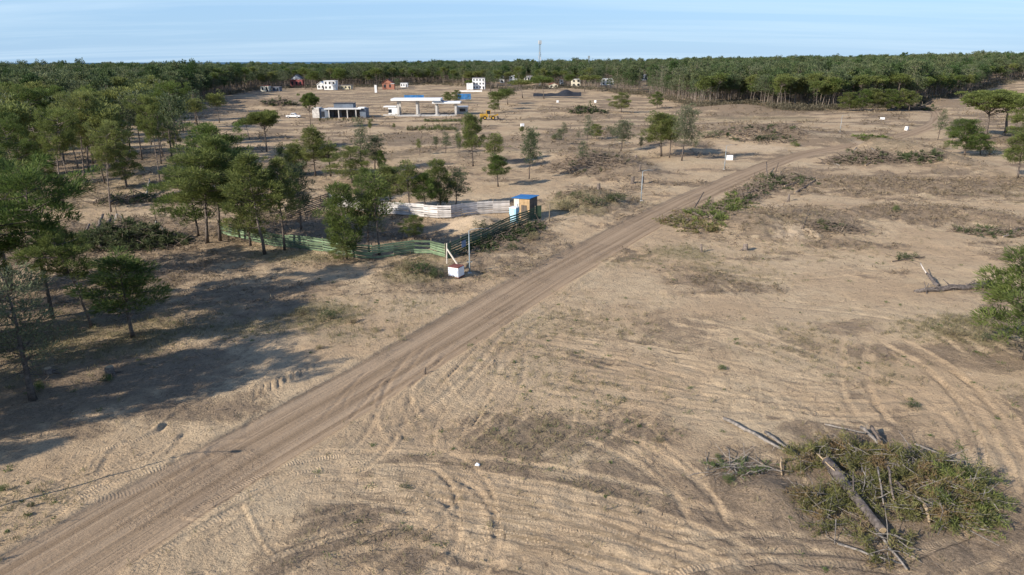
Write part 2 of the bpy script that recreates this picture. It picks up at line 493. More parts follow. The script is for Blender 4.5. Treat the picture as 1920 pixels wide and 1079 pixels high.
def ground_material():
    n = NT('sandy_ground')
    big = n.noise(0.09, 5.0, 0.6); mid = n.noise(0.8, 7.0, 0.65); fin = n.noise(6.0, 7.0, 0.7); vf = n.noise(26.0, 4.0, 0.7)
    mid2 = n.noise(0.33, 8.0, 0.7, dist=0.6)
    sand = n.mix(n.ss(big, 0.35, 0.68), (0.455, 0.326, 0.200), (0.530, 0.402, 0.254))
    sand = n.mix(n.math('MULTIPLY', n.ss(mid2, 0.42, 0.62), 0.42), sand, (0.370, 0.266, 0.164))
    sand = n.mix(n.math('MULTIPLY', n.ss(fin, 0.48, 0.66), 0.38), sand, (0.295, 0.210, 0.138))
    sand = n.mix(n.math('MULTIPLY', n.ss(n.noise(2.3, 8.0, 0.75, dist=0.8), 0.50, 0.64), 0.36), sand, (0.290, 0.208, 0.138))
    # organic litter and dry grass
    la = n.attr('litter')
    lf = n.math('ADD', la, n.math('MULTIPLY', n.math('SUBTRACT', n.math('ADD', n.math('MULTIPLY', mid, 0.6), n.math('MULTIPLY', fin, 0.4)), 0.5), 1.7))
    lf = n.ss(lf, 0.32, 0.70)
    lit = n.mix(n.ss(n.math('ADD', n.math('MULTIPLY', vf, 0.5), n.math('MULTIPLY', fin, 0.5)), 0.40, 0.60), (0.130, 0.096, 0.065), (0.300, 0.222, 0.150))
    col = n.mix(n.math('MULTIPLY', lf, 0.85), sand, lit)
    ga = n.attr('grass')
    gf = n.ss(n.math('ADD', ga, n.math('MULTIPLY', n.math('SUBTRACT', n.math('ADD', n.math('MULTIPLY', mid, 0.5), n.math('MULTIPLY', fin, 0.5)), 0.5), 1.6)), 0.35, 0.85)
    gr = n.mix(n.ss(n.noise(11.0, 5.0), 0.35, 0.65), (0.175, 0.148, 0.078), (0.320, 0.260, 0.150))
    col = n.mix(n.math('MULTIPLY', gf, 0.8), col, gr)
    # compacted road with streaks along it
    ra = n.attr('road'); rs = n.attr('road_s'); rd = n.attr('road_d')
    stv = n.comb(n.math('MULTIPLY', rd, 1.5), n.math('MULTIPLY', rs, 0.022), 0.0)
    st1 = n.noise(1.0, 7.0, 0.62, vec=stv)
    stv2 = n.comb(n.math('MULTIPLY', rd, 5.5), n.math('MULTIPLY', rs, 0.10), 3.0)
    st2 = n.noise(1.0, 5.0, 0.6, vec=stv2)
    rc = n.mix(n.ss(st1, 0.36, 0.62), (0.225, 0.158, 0.100), (0.370, 0.268, 0.175))
    rc = n.mix(n.math('MULTIPLY', n.ss(st2, 0.50, 0.72), 0.35), rc, (0.225, 0.160, 0.105))
    rf = n.ss(n.math('ADD', ra, n.math('MULTIPLY', n.math('SUBTRACT', n.math('ADD', n.math('MULTIPLY', mid, 0.5), n.math('MULTIPLY', st2, 0.5)), 0.5), 0.8)), 0.3, 0.7)
    col = n.mix(n.math('MULTIPLY', rf, 0.92), col, rc)
    # pale freshly exposed sand
    pa = n.attr('pale')
    pf = n.ss(n.math('ADD', pa, n.math('MULTIPLY', n.math('SUBTRACT', mid, 0.5), 1.2)), 0.35, 0.8)
    col = n.mix(n.math('MULTIPLY', pf, 0.7), col, (0.56, 0.425, 0.285))
    # scattered dark bits
    sp = n.noise(4.2, 3.0, 0.75, vec=n.mapping((1, 0.45, 1), (0, 0, 0.5)))
    spk = n.math('MULTIPLY', n.ss(sp, 0.61, 0.66), n.math('SUBTRACT', 1.0, rf))
    col = n.mix(n.math('MULTIPLY', spk, 0.6), col, (0.110, 0.084, 0.058))
    n.color(col)
    n.b.inputs['Roughness'].default_value = 1.0
    n.b.inputs['Specular IOR Level'].default_value = 0.05
    # relief: lug prints of crawler tracks, clods, streaks
    h = n.math('MULTIPLY', fin, 0.16)
    h = n.math('ADD', h, n.math('MULTIPLY', vf, 0.03))
    h = n.math('ADD', h, n.math('MULTIPLY', mid, 0.22))
    lgm = n.math('MAXIMUM', n.attr('lugm_a'), n.attr('lugm_b'))
    h = n.math('MULTIPLY', h, n.math('SUBTRACT', 1.0, n.math('MULTIPLY', rf, 0.72)))
    h = n.math('MULTIPLY', h, n.math('SUBTRACT', 1.0, n.math('MULTIPLY', lgm, 0.55)))
    h = n.math('ADD', h, n.math('MULTIPLY', n.math('MULTIPLY', st2, 0.10), rf))
    for k in ('a', 'b'):
        ph = n.math('ADD', n.attr('lug_' + k), n.math('MULTIPLY', n.noise(1.7, 3.0), 7.0))
        s = n.math('SINE', ph)
        s = n.math('MULTIPLY', s, n.math('MULTIPLY', n.attr('lugm_' + k), n.ss(mid, 0.36, 0.55)))
        h = n.math('ADD', h, n.math('MULTIPLY', s, 0.0145))
    h = n.math('ADD', h, n.math('MULTIPLY', lf, 0.03))
    n.bump(h, 1.0, 0.9)
    return n.m


M_GROUND = ground_material()
M_SEA = NT('sea_water')
M_SEA.color(M_SEA.mix(M_SEA.noise(0.002, 4.0), (0.030, 0.085, 0.140), (0.045, 0.110, 0.165)))
M_SEA.b.inputs['Roughness'].default_value = 0.45
M_SEA.bump(M_SEA.noise(0.05, 5.0), 2.0)
M_SEA = M_SEA.m

# ------------------------------------------------------------------ terrain mesh with machine tracks
def spline(pts, step=0.35):
    p = np.array([g0(*q) for q in pts])
    if len(p) > 2:
        q = np.vstack([2 * p[0] - p[1], p, 2 * p[-1] - p[-2]]); out = []
        for i in range(len(p) - 1):
            t = np.linspace(0, 1, 12, endpoint=False)[:, None]
            a, b, c, d = q[i], q[i + 1], q[i + 2], q[i + 3]
            out.append(0.5 * ((2 * b) + (c - a) * t + (2 * a - 5 * b + 4 * c - d) * t ** 2 + (-a + 3 * b - 3 * c + d) * t ** 3))
        p = np.vstack(out + [p[-1:]])
    L_ = np.concatenate([[0], np.cumsum(np.linalg.norm(np.diff(p, axis=0), axis=1))])
    s = np.arange(0, L_[-1], max(step, L_[-1] / 60))
    return np.stack([np.interp(s, L_, p[:, 0]), np.interp(s, L_, p[:, 1])], -1)


def offset(p, d):
    t = np.gradient(p, axis=0); t /= np.linalg.norm(t, axis=1)[:, None] + 1e-9
    return p + np.stack([-t[:, 1], t[:, 0]], -1) * d


TRACKS = []       # polyline, width, depth, berm, lug strength


def dozer(pts, n=1, gap=1.25, lug=1.0, depth=0.022):
    p = spline(pts)
    for i in range(n):
        q = offset(p, (i - (n - 1) / 2) * gap + random.uniform(-.2, .2))
        a = random.randint(0, max(0, len(q) // 6)); b = len(q) - random.randint(0, max(0, len(q) // 6))
        for sgn in (-1, 1):
            TRACKS.append((offset(q[a:b], sgn * 0.85), random.uniform(.38, .52), depth * random.uniform(.5, 1.1), 0.010, lug * random.uniform(.35, 1.0)))


def tyre(pts, w=0.38, depth=0.055, pair=1.75):
    p = spline(pts)
    for sgn in ((-1, 1) if pair else (0,)):
        TRACKS.append((offset(p, sgn * pair / 2), w, depth * .8, 0.035, 0.0))


def ridge(pts, w=0.16, h=0.09):
    TRACKS.append((spline(pts), w, h, 0.06, -1.0))


# crawler tracks
dozer([(560, 890), (760, 885), (950, 905), (1150, 950), (1350, 1015), (1560, 1090)], 3)
dozer([(640, 930), (820, 925), (1010, 955), (1200, 1005), (1400, 1090)], 2)
dozer([(900, 868), (1100, 900), (1300, 955), (1480, 1030), (1620, 1060)], 1)
dozer([(330, 1012), (440, 942), (560, 890), (720, 862)], 2, 1.0)
dozer([(260, 1085), (420, 985), (560, 915), (700, 905)], 1)
dozer([(1150, 1090), (1350, 1040), (1560, 1040), (1800, 1075)], 2)
dozer([(700, 830), (790, 790), (900, 700), (950, 640), (1010, 590)], 1)
dozer([(960, 620), (1150, 655), (1400, 720), (1660, 735), (1800, 700)], 3, 1.5)
dozer([(1000, 700), (1200, 740), (1400, 760), (1600, 730)], 2, 1.4)
dozer([(1260, 600), (1420, 640), (1560, 690), (1700, 740), (1840, 800)], 2, 1.5)
dozer([(1400, 560), (1560, 570), (1720, 600), (1900, 690)], 2, 1.5, 0.8)
dozer([(1610, 630), (1600, 700), (1640, 770), (1720, 830)], 1, 1.2, 0.5, 0.05)
dozer([(1720, 700), (1810, 760), (1880, 850), (1915, 950)], 2, 1.4, 0.6, 0.05)
dozer([(1900, 990), (1820, 1030), (1720, 1070), (1660, 1100)], 1)
dozer([(100, 880), (230, 850), (350, 800)], 1, 1.2, 0.8)
dozer([(0, 900), (120, 930), (260, 900), (380, 850)], 1, 1.2, 0.9)
dozer([(30, 990), (150, 905), (260, 870)], 1, 1.2, 0.9)
dozer([(1080, 800), (1200, 850), (1300, 930), (1360, 1030)], 1, 1.2, 0.7, 0.05)
dozer([(780, 1090), (900, 1040), (1040, 1020), (1180, 1050)], 1)
dozer([(420, 1090), (560, 1020), (720, 980), (860, 985)], 2, 1.2, 0.8)
dozer([(1300, 500), (1480, 520), (1660, 505), (1800, 490)], 2, 1.8, 0.6)
dozer([(1500, 560), (1650, 545), (1720, 500)], 1, 1.8, 0.6)
for i in range(34):
    f = random.random(); o_ = random.uniform(-14, 14)
    y0 = 868 + 190 * f
    dozer([(600 + 260 * f + o_ * 3, y0 + o_), (820 + 240 * f, y0 + 18 + 40 * f + random.uniform(-12, 12)), (1050 + 220 * f, y0 + 62 + 50 * f + random.uniform(-14, 14)), (1300 + 200 * f + random.uniform(-80, 80), y0 + 130 + 60 * f)], 1, 1.2, random.uniform(.5, 1.0), .006)
for i in range(16):
    f = random.random()
    dozer([(980 + 160 * f, 610 + 120 * f), (1180 + 150 * f, 640 + 110 * f + random.uniform(-10, 10)), (1420 + 120 * f, 690 + 80 * f + random.uniform(-12, 12)), (1680 + random.uniform(-90, 60), 730 + 60 * f + random.uniform(-20, 20))], 1, 1.2, random.uniform(.5, .95), .006)
for i in range(9):
    f = random.random()
    dozer([(1640 + 120 * f, 620 + 60 * f), (1760 + 110 * f, 690 + 70 * f), (1850 + 90 * f, 790 + 80 * f), (1900 + 60 * f, 930 + 60 * f)], 1, 1.2, random.uniform(.4, .8), .010)
for i in range(7):
    f = random.random()
    dozer([(20 + 200 * f, 980 - 90 * f), (140 + 160 * f, 925 - 70 * f), (280 + 120 * f, 880 - 60 * f)], 1, 1.2, random.uniform(.5, .95), .006)
for i in range(14):
    x0 = random.uniform(620, 900); y0 = random.uniform(720, 870)
    tyre([(x0, y0), (x0 + random.uniform(30, 60), y0 - random.uniform(30, 60)), (x0 + random.uniform(80, 150), y0 - random.uniform(70, 140))], random.uniform(.22, .34), random.uniform(.02, .045), random.choice([0, 1.7]))
for i in range(16):
    x0 = random.uniform(1000, 1750); y0 = random.uniform(520, 860); dx = random.uniform(-90, 120)
    tyre([(x0, y0), (x0 + dx * .5 + random.uniform(-25, 25), y0 + random.uniform(20, 50)), (x0 + dx, y0 + random.uniform(60, 120))], random.uniform(.22, .34), random.uniform(.02, .04), random.choice([0, 1.7]))
# wheel ruts
tyre([(640, 880), (700, 830), (735, 770), (755, 710), (800, 650)])
tyre([(820, 900), (870, 930), (895, 980), (880, 1040), (840, 1090)])
tyre([(640, 870), (740, 850), (830, 860), (880, 905), (900, 975)], 0.32)
tyre([(780, 830), (800, 770), (880, 690), (950, 620)], 0.3)
tyre([(870, 830), (960, 770), (1030, 715)], 0.3)
tyre([(960, 650), (955, 700), (930, 760), (905, 810)], 0.35)
tyre([(1030, 870), (1130, 800), (1250, 740)], 0.3, 0.04)
tyre([(1200, 820), (1290, 900), (1330, 990)], 0.35, 0.05)
tyre([(1610, 650), (1605, 720), (1640, 790)], 0.45, 0.07)
tyre([(1750, 690), (1850, 760), (1920, 840)], 0.4, 0.05)
tyre([(1680, 650), (1800, 720), (1930, 790)], 0.4, 0.05)
tyre([(450, 690), (520, 640), (640, 600), (760, 560)], 0.35, 0.04)
tyre([(930, 600), (1010, 560), (1100, 500), (1190, 455), (1280, 425)], 0.4, 0.07)
tyre([(950, 620), (1060, 545), (1160, 490), (1230, 470)], 0.35, 0.06)
tyre([(1080, 440), (1180, 395), (1270, 360)], 0.4, 0.06)
tyre([(600, 1080), (720, 1010), (800, 950), (850, 880)], 0.35, 0.04)
# fans of pushed-up ridges where machines turned
for i in range(9):
    a = i / 8.0
    ridge([(470 + 118 * a, 752 - 52 * a), (478 + 108 * a, 722 - 44 * a), (520 + 92 * a, 690 - 26 * a), (545 + 80 * a, 676 - 14 * a)], 0.11, 0.12)
for i in range(6):
    a = i / 5.0
    ridge([(1168 + 42 * a, 470 + 3 * a), (1175 + 44 * a, 488 + 2 * a), (1186 + 20 * a, 497 + 3 * a)], 0.17, 0.13)
for i in range(7):
    ridge([(708 + 21 * i, 765 - 11 * i), (716 + 23 * i, 800 - 12 * i), (738 + 23 * i + random.uniform(-9, 9), 835 - 13 * i + random.uniform(-9, 9))], 0.10, random.uniform(.025, .06))
for i in range(8):
    ridge([(1700 + 20 * i, 790 + 5 * i), (1712 + 22 * i, 830 + 6 * i), (1722 + 24 * i, 870 + 8 * i)], 0.11, random.uniform(.02, .05))
for i in range(7):
    ridge([(1460 + 22 * i, 745 + 3 * i), (1485 + 22 * i, 775 + 3 * i), (1520 + 20 * i, 800 + 3 * i)], 0.11, random.uniform(.02, .045))
for i in range(6):
    ridge([(1385 + 18 * i, 400 - 6 * i), (1420 + 20 * i, 392 - 6 * i), (1450 + 16 * i, 382 - 5 * i)], 0.25, 0.13)
ridge([(455, 935), (478, 985), (505, 1030), (532, 1052)], 0.075, 0.075)
ridge([(518, 965), (545, 1000)], 0.09, 0.06)
for i in range(12):
    x0 = random.uniform(120, 520); y0 = random.uniform(800, 900)
    ridge([(x0, y0), (x0 + random.uniform(20, 50), y0 - random.uniform(15, 40)), (x0 + random.uniform(60, 110), y0 - random.uniform(30, 70))], 0.13, 0.06)
for i in range(90):      # minor drag marks all over the cleared ground
    x0 = random.uniform(950, 1850); y0 = random.uniform(470, 1000); l = random.uniform(25, 110); an = random.uniform(-0.7, 0.9)
    ridge([(x0, y0), (x0 + l * 0.5, y0 + l * an * 0.25 + random.uniform(-6, 6)), (x0 + l, y0 + l * an * 0.5)], 0.09, random.uniform(0.02, 0.05))
for i in range(40):
    x0 = random.uniform(300, 1300); y0 = random.uniform(940, 1075); l = random.uniform(25, 90); an = random.uniform(-1.2, 1.2)
    ridge([(x0, y0), (x0 + l * 0.5, y0 + l * an * 0.3 + random.uniform(-6, 6)), (x0 + l, y0 + l * an * 0.6)], 0.08, random.uniform(0.02, 0.05))

# cover blobs: pixel, half sizes in metres, which cover, strength
BLOBS = [('litter', *b) for b in [
    (1450, 425, 110, 30, .6), (1330, 440, 60, 20, .4), (1560, 415, 70, 25, .5), (1720, 410, 160, 20, .6), (1880, 420, 60, 20, .5), (1700, 350, 190, 22, .65), (1870, 345, 70, 20, .5),
    (1690, 290, 70, 32, .5), (1620, 300, 80, 18, .5), (1120, 305, 90, 32, .65), (1190, 330, 60, 22, .5), (1110, 380, 70, 26, .6), (1420, 250, 110, 18, .6), (1320, 265, 50, 12, .4),
    (960, 450, 90, 28, .6), (1340, 400, 70, 32, .5), (1450, 345, 60, 22, .5), (1250, 615, 150, 45, .40), (1480, 650, 120, 30, .40), (1080, 600, 60, 30, .32), (1380, 700, 60, 14, .6),
    (1640, 900, 230, 95, .5), (1400, 900, 90, 60, .55), (1150, 800, 130, 40, .44), (720, 990, 170, 60, .52), (1000, 1050, 260, 40, .47), (560, 1040, 120, 40, .42), (980, 780, 120, 30, .36),
    (1180, 890, 100, 40, .42), (150, 560, 200, 110, .65), (260, 700, 240, 60, .55), (450, 560, 200, 80, .45), (60, 760, 120, 50, .55), (350, 765, 160, 30, .5), (200, 450, 240, 45, .65),
    (430, 440, 150, 36, .55), (560, 410, 120, 36, .5), (680, 430, 150, 36, .5), (790, 510, 80, 28, .6), (150, 320, 300, 60, .5), (500, 330, 150, 44, .5), (720, 345, 140, 26, .5),
    (750, 262, 160, 13, .6), (990, 265, 200, 22, .45), (1180, 245, 130, 17, .45), (1120, 205, 150, 14, .35), (480, 195, 100, 12, .55), (1400, 205, 140, 13, .55), (1640, 212, 130, 6, .4),
    (1770, 195, 100, 9, .55), (660, 185, 200, 12, .4), (880, 300, 150, 22, .38), (930, 330, 120, 20, .32)]]
BLOBS += [('grass', *b) for b in [
    (610, 590, 90, 30, .6), (480, 615, 120, 25, .5), (790, 505, 70, 26, .6), (1060, 390, 70, 18, .6), (1130, 375, 60, 16, .5), (530, 478, 110, 15, .55), (250, 620, 180, 50, .5), (90, 650, 120, 60, .5),
    (1800, 620, 110, 38, .65), (1270, 475, 80, 17, .55), (1350, 505, 110, 20, .45), (1480, 430, 100, 22, .4), (1050, 620, 200, 50, .32), (1120, 720, 150, 40, .38), (1000, 800, 200, 60, .34),
    (1680, 290, 80, 30, .4), (860, 1000, 220, 50, .34), (250, 330, 200, 55, .4), (1750, 240, 150, 12, .35), (700, 300, 200, 26, .35), (1420, 222, 180, 9, .45), (1040, 230, 180, 14, .3),
    (800, 178, 120, 8, .4), (150, 250, 300, 30, .45), (1450, 470, 250, 20, .3)]]
BLOBS += [('pale', *b) for b in [(895, 422, 55, 16, .6), 
    (1480, 440, 40, 12, .6), (1430, 388, 45, 14, .5), (1640, 620, 200, 50, .3), (1420, 278, 80, 8, .5), (1640, 272, 30, 9, .5), (1560, 315, 120, 10, .35), (880, 412, 60, 13, .5), (1830, 720, 120, 70, .3),
    (1290, 320, 90, 12, .3), (640, 243, 150, 6, .3), (1650, 228, 110, 6, .35), (1000, 215, 120, 5, .25), (1600, 500, 220, 20, .25)]]


def build_terrain():
    nr = np.arange(-1.15, 1.1501, 0.0033)
    y1 = [10.0]
    while y1[-1] < 120:
        y1.append(y1[-1] + 0.0030 * (y1[-1] + 5))
    while y1[-1] < 2700:
        y1.append(y1[-1] * 1.013)
    ry = np.array(y1)
    Y, R = np.meshgrid(ry, nr, indexing='ij')
    X = R * (Y + 6.0)
    x = X.ravel(); y = Y.ravel()
    z = H(x, y)
    s, d, hw = road_coords(x, y)
    a = np.abs(d) / hw
    road = 1 - sstep(0.66, 1.2, a)
    road = np.where(y > 380, road * (1 - sstep(380, 410, y)), road)
    # graded road: slightly sunk, small windrow on its edges
    z -= 0.10 * (1 - sstep(0.6, 1.0, a)) * (y < 400)
    z += 0.06 * np.exp(-((a - 1.03) / 0.09) ** 2) * (0.1 + fbm(s * 0.35, d, 31, 3)) * (y < 300)
    z += 0.035 * (fbm(d * 1.6, s * 0.03, 41, 3) - 0.5) * road
    rough = 1 - 0.85 * road
    nearf = 1 - sstep(110, 220, y)
    z += rough * nearf * ((fbm(x / 1.7, y / 1.7, 12, 3) - 0.5) * 0.16 + (fbm(x / 0.5, y / 0.5, 13, 2) - 0.5) * 0.05)
    cov = {k: np.zeros(len(x)) for k in ('litter', 'grass', 'pale')}
    wx = (fbm(x / 4.0, y / 4.0, 51, 3) - 0.5); wy = (fbm(x / 4.0, y / 4.0, 61, 3) - 0.5)
    for k, u, v, du, dv, st in BLOBS:
        mx, my, sx, sy = px_ellipse(u, v, du, dv)
        q = ((x - mx) / sx + wx * 1.3) ** 2 + ((y - my) / sy + wy * 1.3) ** 2
        cov[k] = np.maximum(cov[k], 1.35 * st * np.exp(-0.6 * q ** 1.5))
    base = fbm(x / 9.0, y / 5.0, 55, 4)
    cov['litter'] = np.maximum(cov['litter'], sstep(.42, .72, base) * .66 + .34 * sstep(95, 190, y))
    cov['litter'] = cov['litter'] + .17 * (1 - sstep(27, 42, y))  # near ground browner: disturbed sand, and partly dim light and vignette painted in
    cov['grass'] = np.maximum(cov['grass'], sstep(.5, .8, fbm(x / 12.0, y / 7.0, 56, 4)) * .5)
    # clods on littered mounds
    z += cov['litter'] * rough * nearf * (fbm(x / 1.0, y / 1.3, 71, 4, .62) - 0.45) * (0.3 + 0.75 * sstep(40, 85, y))
    lug = {'a': np.zeros(len(x)), 'b': np.zeros(len(x))}; lm = {'a': np.zeros(len(x)), 'b': np.zeros(len(x))}
    for ti, (p, w, dep, berm, lg) in enumerate(TRACKS):
        if len(p) < 3:
            continue
        lo = p.min(0) - 1.0; hi = p.max(0) + 1.0
        idx = np.nonzero((x > lo[0]) & (x < hi[0]) & (y > lo[1]) & (y < hi[1]))[0]
        if not len(idx):
            continue
        P = np.stack([x[idx], y[idx]], -1)
        best = np.full(len(idx), 9.0); bs = np.zeros(len(idx)); bd = np.zeros(len(idx)); acc = 0.0
        for i in range(len(p) - 1):
            e = p[i + 1] - p[i]; l = np.hypot(*e) + 1e-9; e = e / l
            rel = P - p[i]
            t = np.clip(rel @ e, 0, l)
            off = rel - t[:, None] * e
            dd = np.hypot(off[:, 0], off[:, 1]); m = dd < best
            best[m] = dd[m]; bs[m] = acc + t[m]; bd[m] = (rel[m, 0] * -e[1] + rel[m, 1] * e[0])
            acc += l
        endf = sstep(0, 0.8, bs) * sstep(0, 0.8, acc - bs)
        br = 0.15 + 1.3 * fbm(bs * 0.25, bd * 0 + ti * 7.3, 81, 3)
        if lg < 0:       # ridge with a shadowed groove beside it
            z[idx] += endf * br * (dep * np.exp(-(best / w) ** 2) - dep * 0.7 * np.exp(-((bd + 2.1 * w) / (1.1 * w)) ** 2) * (best < 5 * w))
        else:
            inside = 1 - sstep(w * 0.36, w * 0.62, best)
            z[idx] += endf * br * (-dep * inside + berm * np.exp(-((best - w * 0.68) / (w * 0.24)) ** 2))
            if lg > 0:
                k = 'ab'[(ti // 2) % 2]
                mk = (1 - sstep(w * 0.40, w * 0.60, best)) * endf * lg
                mk = mk * (0.35 + 0.65 * _hash(np.array([ti]), np.array([3]), 5)[0])
                sel = mk > lm[k][idx] * 0.6
                ii = idx[sel]
                lm[k][ii] = mk[sel]
                lug[k][ii] = (bs[sel] + (0.12 + 0.3 * ((ti // 2) % 3 == 0)) * np.abs(bd[sel])) * 2 * math.pi / (0.14 + 0.02 * (ti % 3))
            # passing machines clear the litter a little
            for c in cov.values():
                c[idx] *= 1 - 0.35 * inside * endf
    n0, n1 = Y.shape
    i = np.arange(n0 - 1)[:, None] * n1; j = np.arange(n1 - 1)[None]
    Fq = np.stack([i + j, i + j + 1, i + n1 + j + 1, i + n1 + j], -1).reshape(-1, 4)
    fr = road[Fq].mean(1) > 0.5
    attrs = {'road': road, 'road_s': s, 'road_d': d, 'lug_a': lug['a'], 'lug_b': lug['b'], 'lugm_a': lm['a'], 'lugm_b': lm['b'], **cov}
    V = np.stack([x, y, z], -1)
    for name, sel in (('ground', ~fr), ('dirt_road', fr)):
        F = Fq[sel]
        used = np.zeros(len(V), bool); used[F.ravel()] = True
        remap = np.cumsum(used) - 1
        mb = MB(); mb.add(V[used], remap[F])
        o = mb.obj(name, M_GROUND, smooth=True)
        for k, a_ in attrs.items():
            o.data.attributes.new(k, 'FLOAT', 'POINT').data.foreach_set('value', a_[used].astype(np.float32))
        o['kind'] = 'structure'
    return cov, x, y, road


COV, GX, GY, GROAD = build_terrain()

sb = MB()
sb.add([(-60000, 1500, -4.0), (60000, 1500, -4.0), (60000, 70000, -4.0), (-60000, 70000, -4.0)], np.array([(0, 1, 2, 3)]))
sea = sb.obj('sea', M_SEA); sea['kind'] = 'structure'

# ------------------------------------------------------------------ trees
def pine_mesh(seed, Ht, cb, width, shape, nbr, per, Lb, Wb, nb, mat, dead=8, lean=0.02, clump=0.5, flat=0.8, name='pine', trunk_sides=7, wob=0.02, mid=False, r0=None):
    """returns (trunk mesh, crown mesh); foot at the origin, height Ht"""
    global rng
    rng = np.random.default_rng(seed)
    tb = MB(); cr = MB()
    n = 8 if not mid else 5
    tt = np.linspace(0, 1, n)
    la = rng.uniform(0, 6.28)
    bend = np.cumsum(rng.normal(size=(n, 2)) * wob * Ht, axis=0) * tt[:, None] * 0.6
    tx = np.stack([bend[:, 0] + lean * Ht * tt ** 1.2 * math.cos(la), bend[:, 1] + lean * Ht * tt ** 1.2 * math.sin(la), tt * Ht * 0.97], -1)
    tx[:, :2] -= tx[0, :2]
    rr = (r0 or (0.008 * Ht + 0.03)) * (1 - 0.88 * tt ** 0.9); rr[0] *= 1.25
    tx[0, 2] = -0.25
    tb.tube(tx, rr, trunk_sides)

    def at(t):
        return np.array([np.interp(t, tt, tx[:, k]) for k in range(3)])
    P0 = []; P1 = []; R0 = []; R1 = []; CC = []; CR = []; CT = []
    for i in range(nbr):
        u = (i + rng.uniform(0, 1)) / nbr
        az = i * 2.4 + rng.uniform(-.5, .5)
        t = cb + (0.99 - cb) * u
        if shape == 'cone':
            rl = width * ((1 - u) ** 0.72 + 0.03) * (0.62 + 0.38 * min(1, u * 4)) * rng.uniform(.5, 1.12); rise = rng.uniform(0.2, 0.8)
        elif shape == 'ovoid':
            rl = width * math.sqrt(max(0.05, 1 - (1.9 * u - 0.8) ** 2 / 1.4)) * rng.uniform(.45, 1.12); rise = rng.uniform(0.1, 0.7)
        elif shape == 'round':
            rl = width * math.sqrt(max(0.08, 1 - (2 * u - 1) ** 2)) * rng.uniform(.5, 1.12); rise = rng.uniform(0.0, 0.6)
        elif shape == 'umbrella':
            t = cb + (0.95 - cb) * u * 0.8; rl = width * (1.05 - 0.75 * u ** 2) * rng.uniform(.6, 1.05)
            rise = max(0.05, (Ht * (0.985 - 0.14 * (rl / width) ** 2) - t * Ht) / max(rl, .3)) * rng.uniform(.85, 1.0)
        else:            # 'sparse'
            rl = width * (1 - 0.6 * u) * rng.uniform(.4, 1.05); rise = rng.uniform(0.0, 0.8)
        s = at(t); dirv = np.array([math.cos(az), math.sin(az), 0])
        e = s + dirv * rl + np.array([0, 0, rise * rl])
        e[2] = min(e[2], Ht * 1.0)
        m = s * 0.5 + e * 0.5 + np.array([0, 0, -0.08 * rl]) + rng.normal(size=3) * 0.05 * rl
        rb = max(0.012, 0.012 * rl + 0.008)
        P0 += [s, m]; P1 += [m, e]; R0 += [rb * 1.5, rb]; R1 += [rb, rb * 0.4]
        k = max(1, int(round(per * (0.4 + rl / width))))
        fr = rng.uniform(0.45, 1.08, k) if shape != 'umbrella' else rng.uniform(0.45, 1.08, k)
        for f in fr:
            c = (s * (1 - f) + m * f * 2 * (1 - f) + e * f * f) if False else (m + (e - m) * (f - 0.5) * 2 if f > .5 else s + (m - s) * f * 2)
            c0 = c; c = c + rng.normal(size=3) * clump * np.array([.75, .75, .75 if shape != 'umbrella' else .35])
            if not mid:
                P0.append(c0); P1.append(c); R0.append(.016); R1.append(.008)
            CC.append(c); CR.append(clump * rng.uniform(.6, 1.25)); CT.append(rng.uniform(0.05, 0.95))
    tip = at(0.99)
    for _ in range(2):
        CC.append(tip + rng.normal(size=3) * clump * .3 - np.array([0, 0, clump * .5])); CR.append(clump * .8); CT.append(rng.uniform(.2, .8))
    for i in range(dead):                              # bare dead branches under the crown
        t = rng.uniform(0.25 * cb + 0.12, cb + 0.1); s = at(t); az = rng.uniform(0, 6.28); l = rng.uniform(.3, .9) * width * 0.7
        e = s + np.array([math.cos(az) * l, math.sin(az) * l, rng.uniform(-.25, .3) * l])
        m = (s + e) / 2 + np.array([0, 0, rng.uniform(-.1, .1) * l])
        P0 += [s, m, m]; P1 += [m, e, m + (e - m) * .7 + rng.normal(size=3) * .25 * l]
        R0 += [.03, .018, .014]; R1 += [.018, .006, .005]
    tb.sticks(P0, P1, np.array(R0), np.array(R1), 4 if not mid else 3)
    CC = np.array(CC); CR = np.array(CR); CT = np.array(CT)
    cnt = np.maximum(3, (nb * (CR / clump) ** 2).astype(int))
    ci = np.repeat(np.arange(len(CC)), cnt)
    dv = rng.normal(size=(len(ci), 3)); dv /= np.linalg.norm(dv, axis=1)[:, None]
    if shape == 'umbrella':
        dv[:, 2] = np.where(dv[:, 2] < -0.35, -dv[:, 2], dv[:, 2])
    pos = CC[ci] + dv * (CR[ci] * rng.uniform(.25, 1.0, len(ci)) ** .6)[:, None] * np.array([1, 1, flat])
    axis = np.stack([np.interp(pos[:, 2], tx[:, 2], tx[:, 0]), np.interp(pos[:, 2], tx[:, 2], tx[:, 1]), pos[:, 2] * 0], -1)
    outw = (pos - axis) * np.array([1, 1, 0]); outw /= np.linalg.norm(outw, axis=1)[:, None] + 1e-6
    D = dv * 0.55 + outw * 0.45 + np.array([0, 0, 0.75]) + rng.normal(size=dv.shape) * .35
    tint = np.clip(CT[ci] * 0.55 + rng.uniform(0, .55, len(ci)), 0, 1)
    cr.blades(pos, D, Lb * rng.uniform(.6, 1.3, len(ci)), Wb * rng.uniform(.7, 1.3, len(ci)), tint)
    return tb, cr, mat


def proto(*a, **k):
    tb, cr, mat = pine_mesh(*a, **k)
    nm = k.get('name', 'pine')
    Vc = np.vstack(cr.V); w = np.percentile(np.abs(Vc[:, :2] - np.median(Vc[:, :2], 0)), 95) * 2
    top = Vc[:, 2].max()
    return dict(trunk=tb.mesh(nm + '_trunk', M_BARK_F if k.get('mid') else M_BARK, smooth=True), crown=cr.mesh(nm + '_crown', mat), w=float(w), h=float(top))


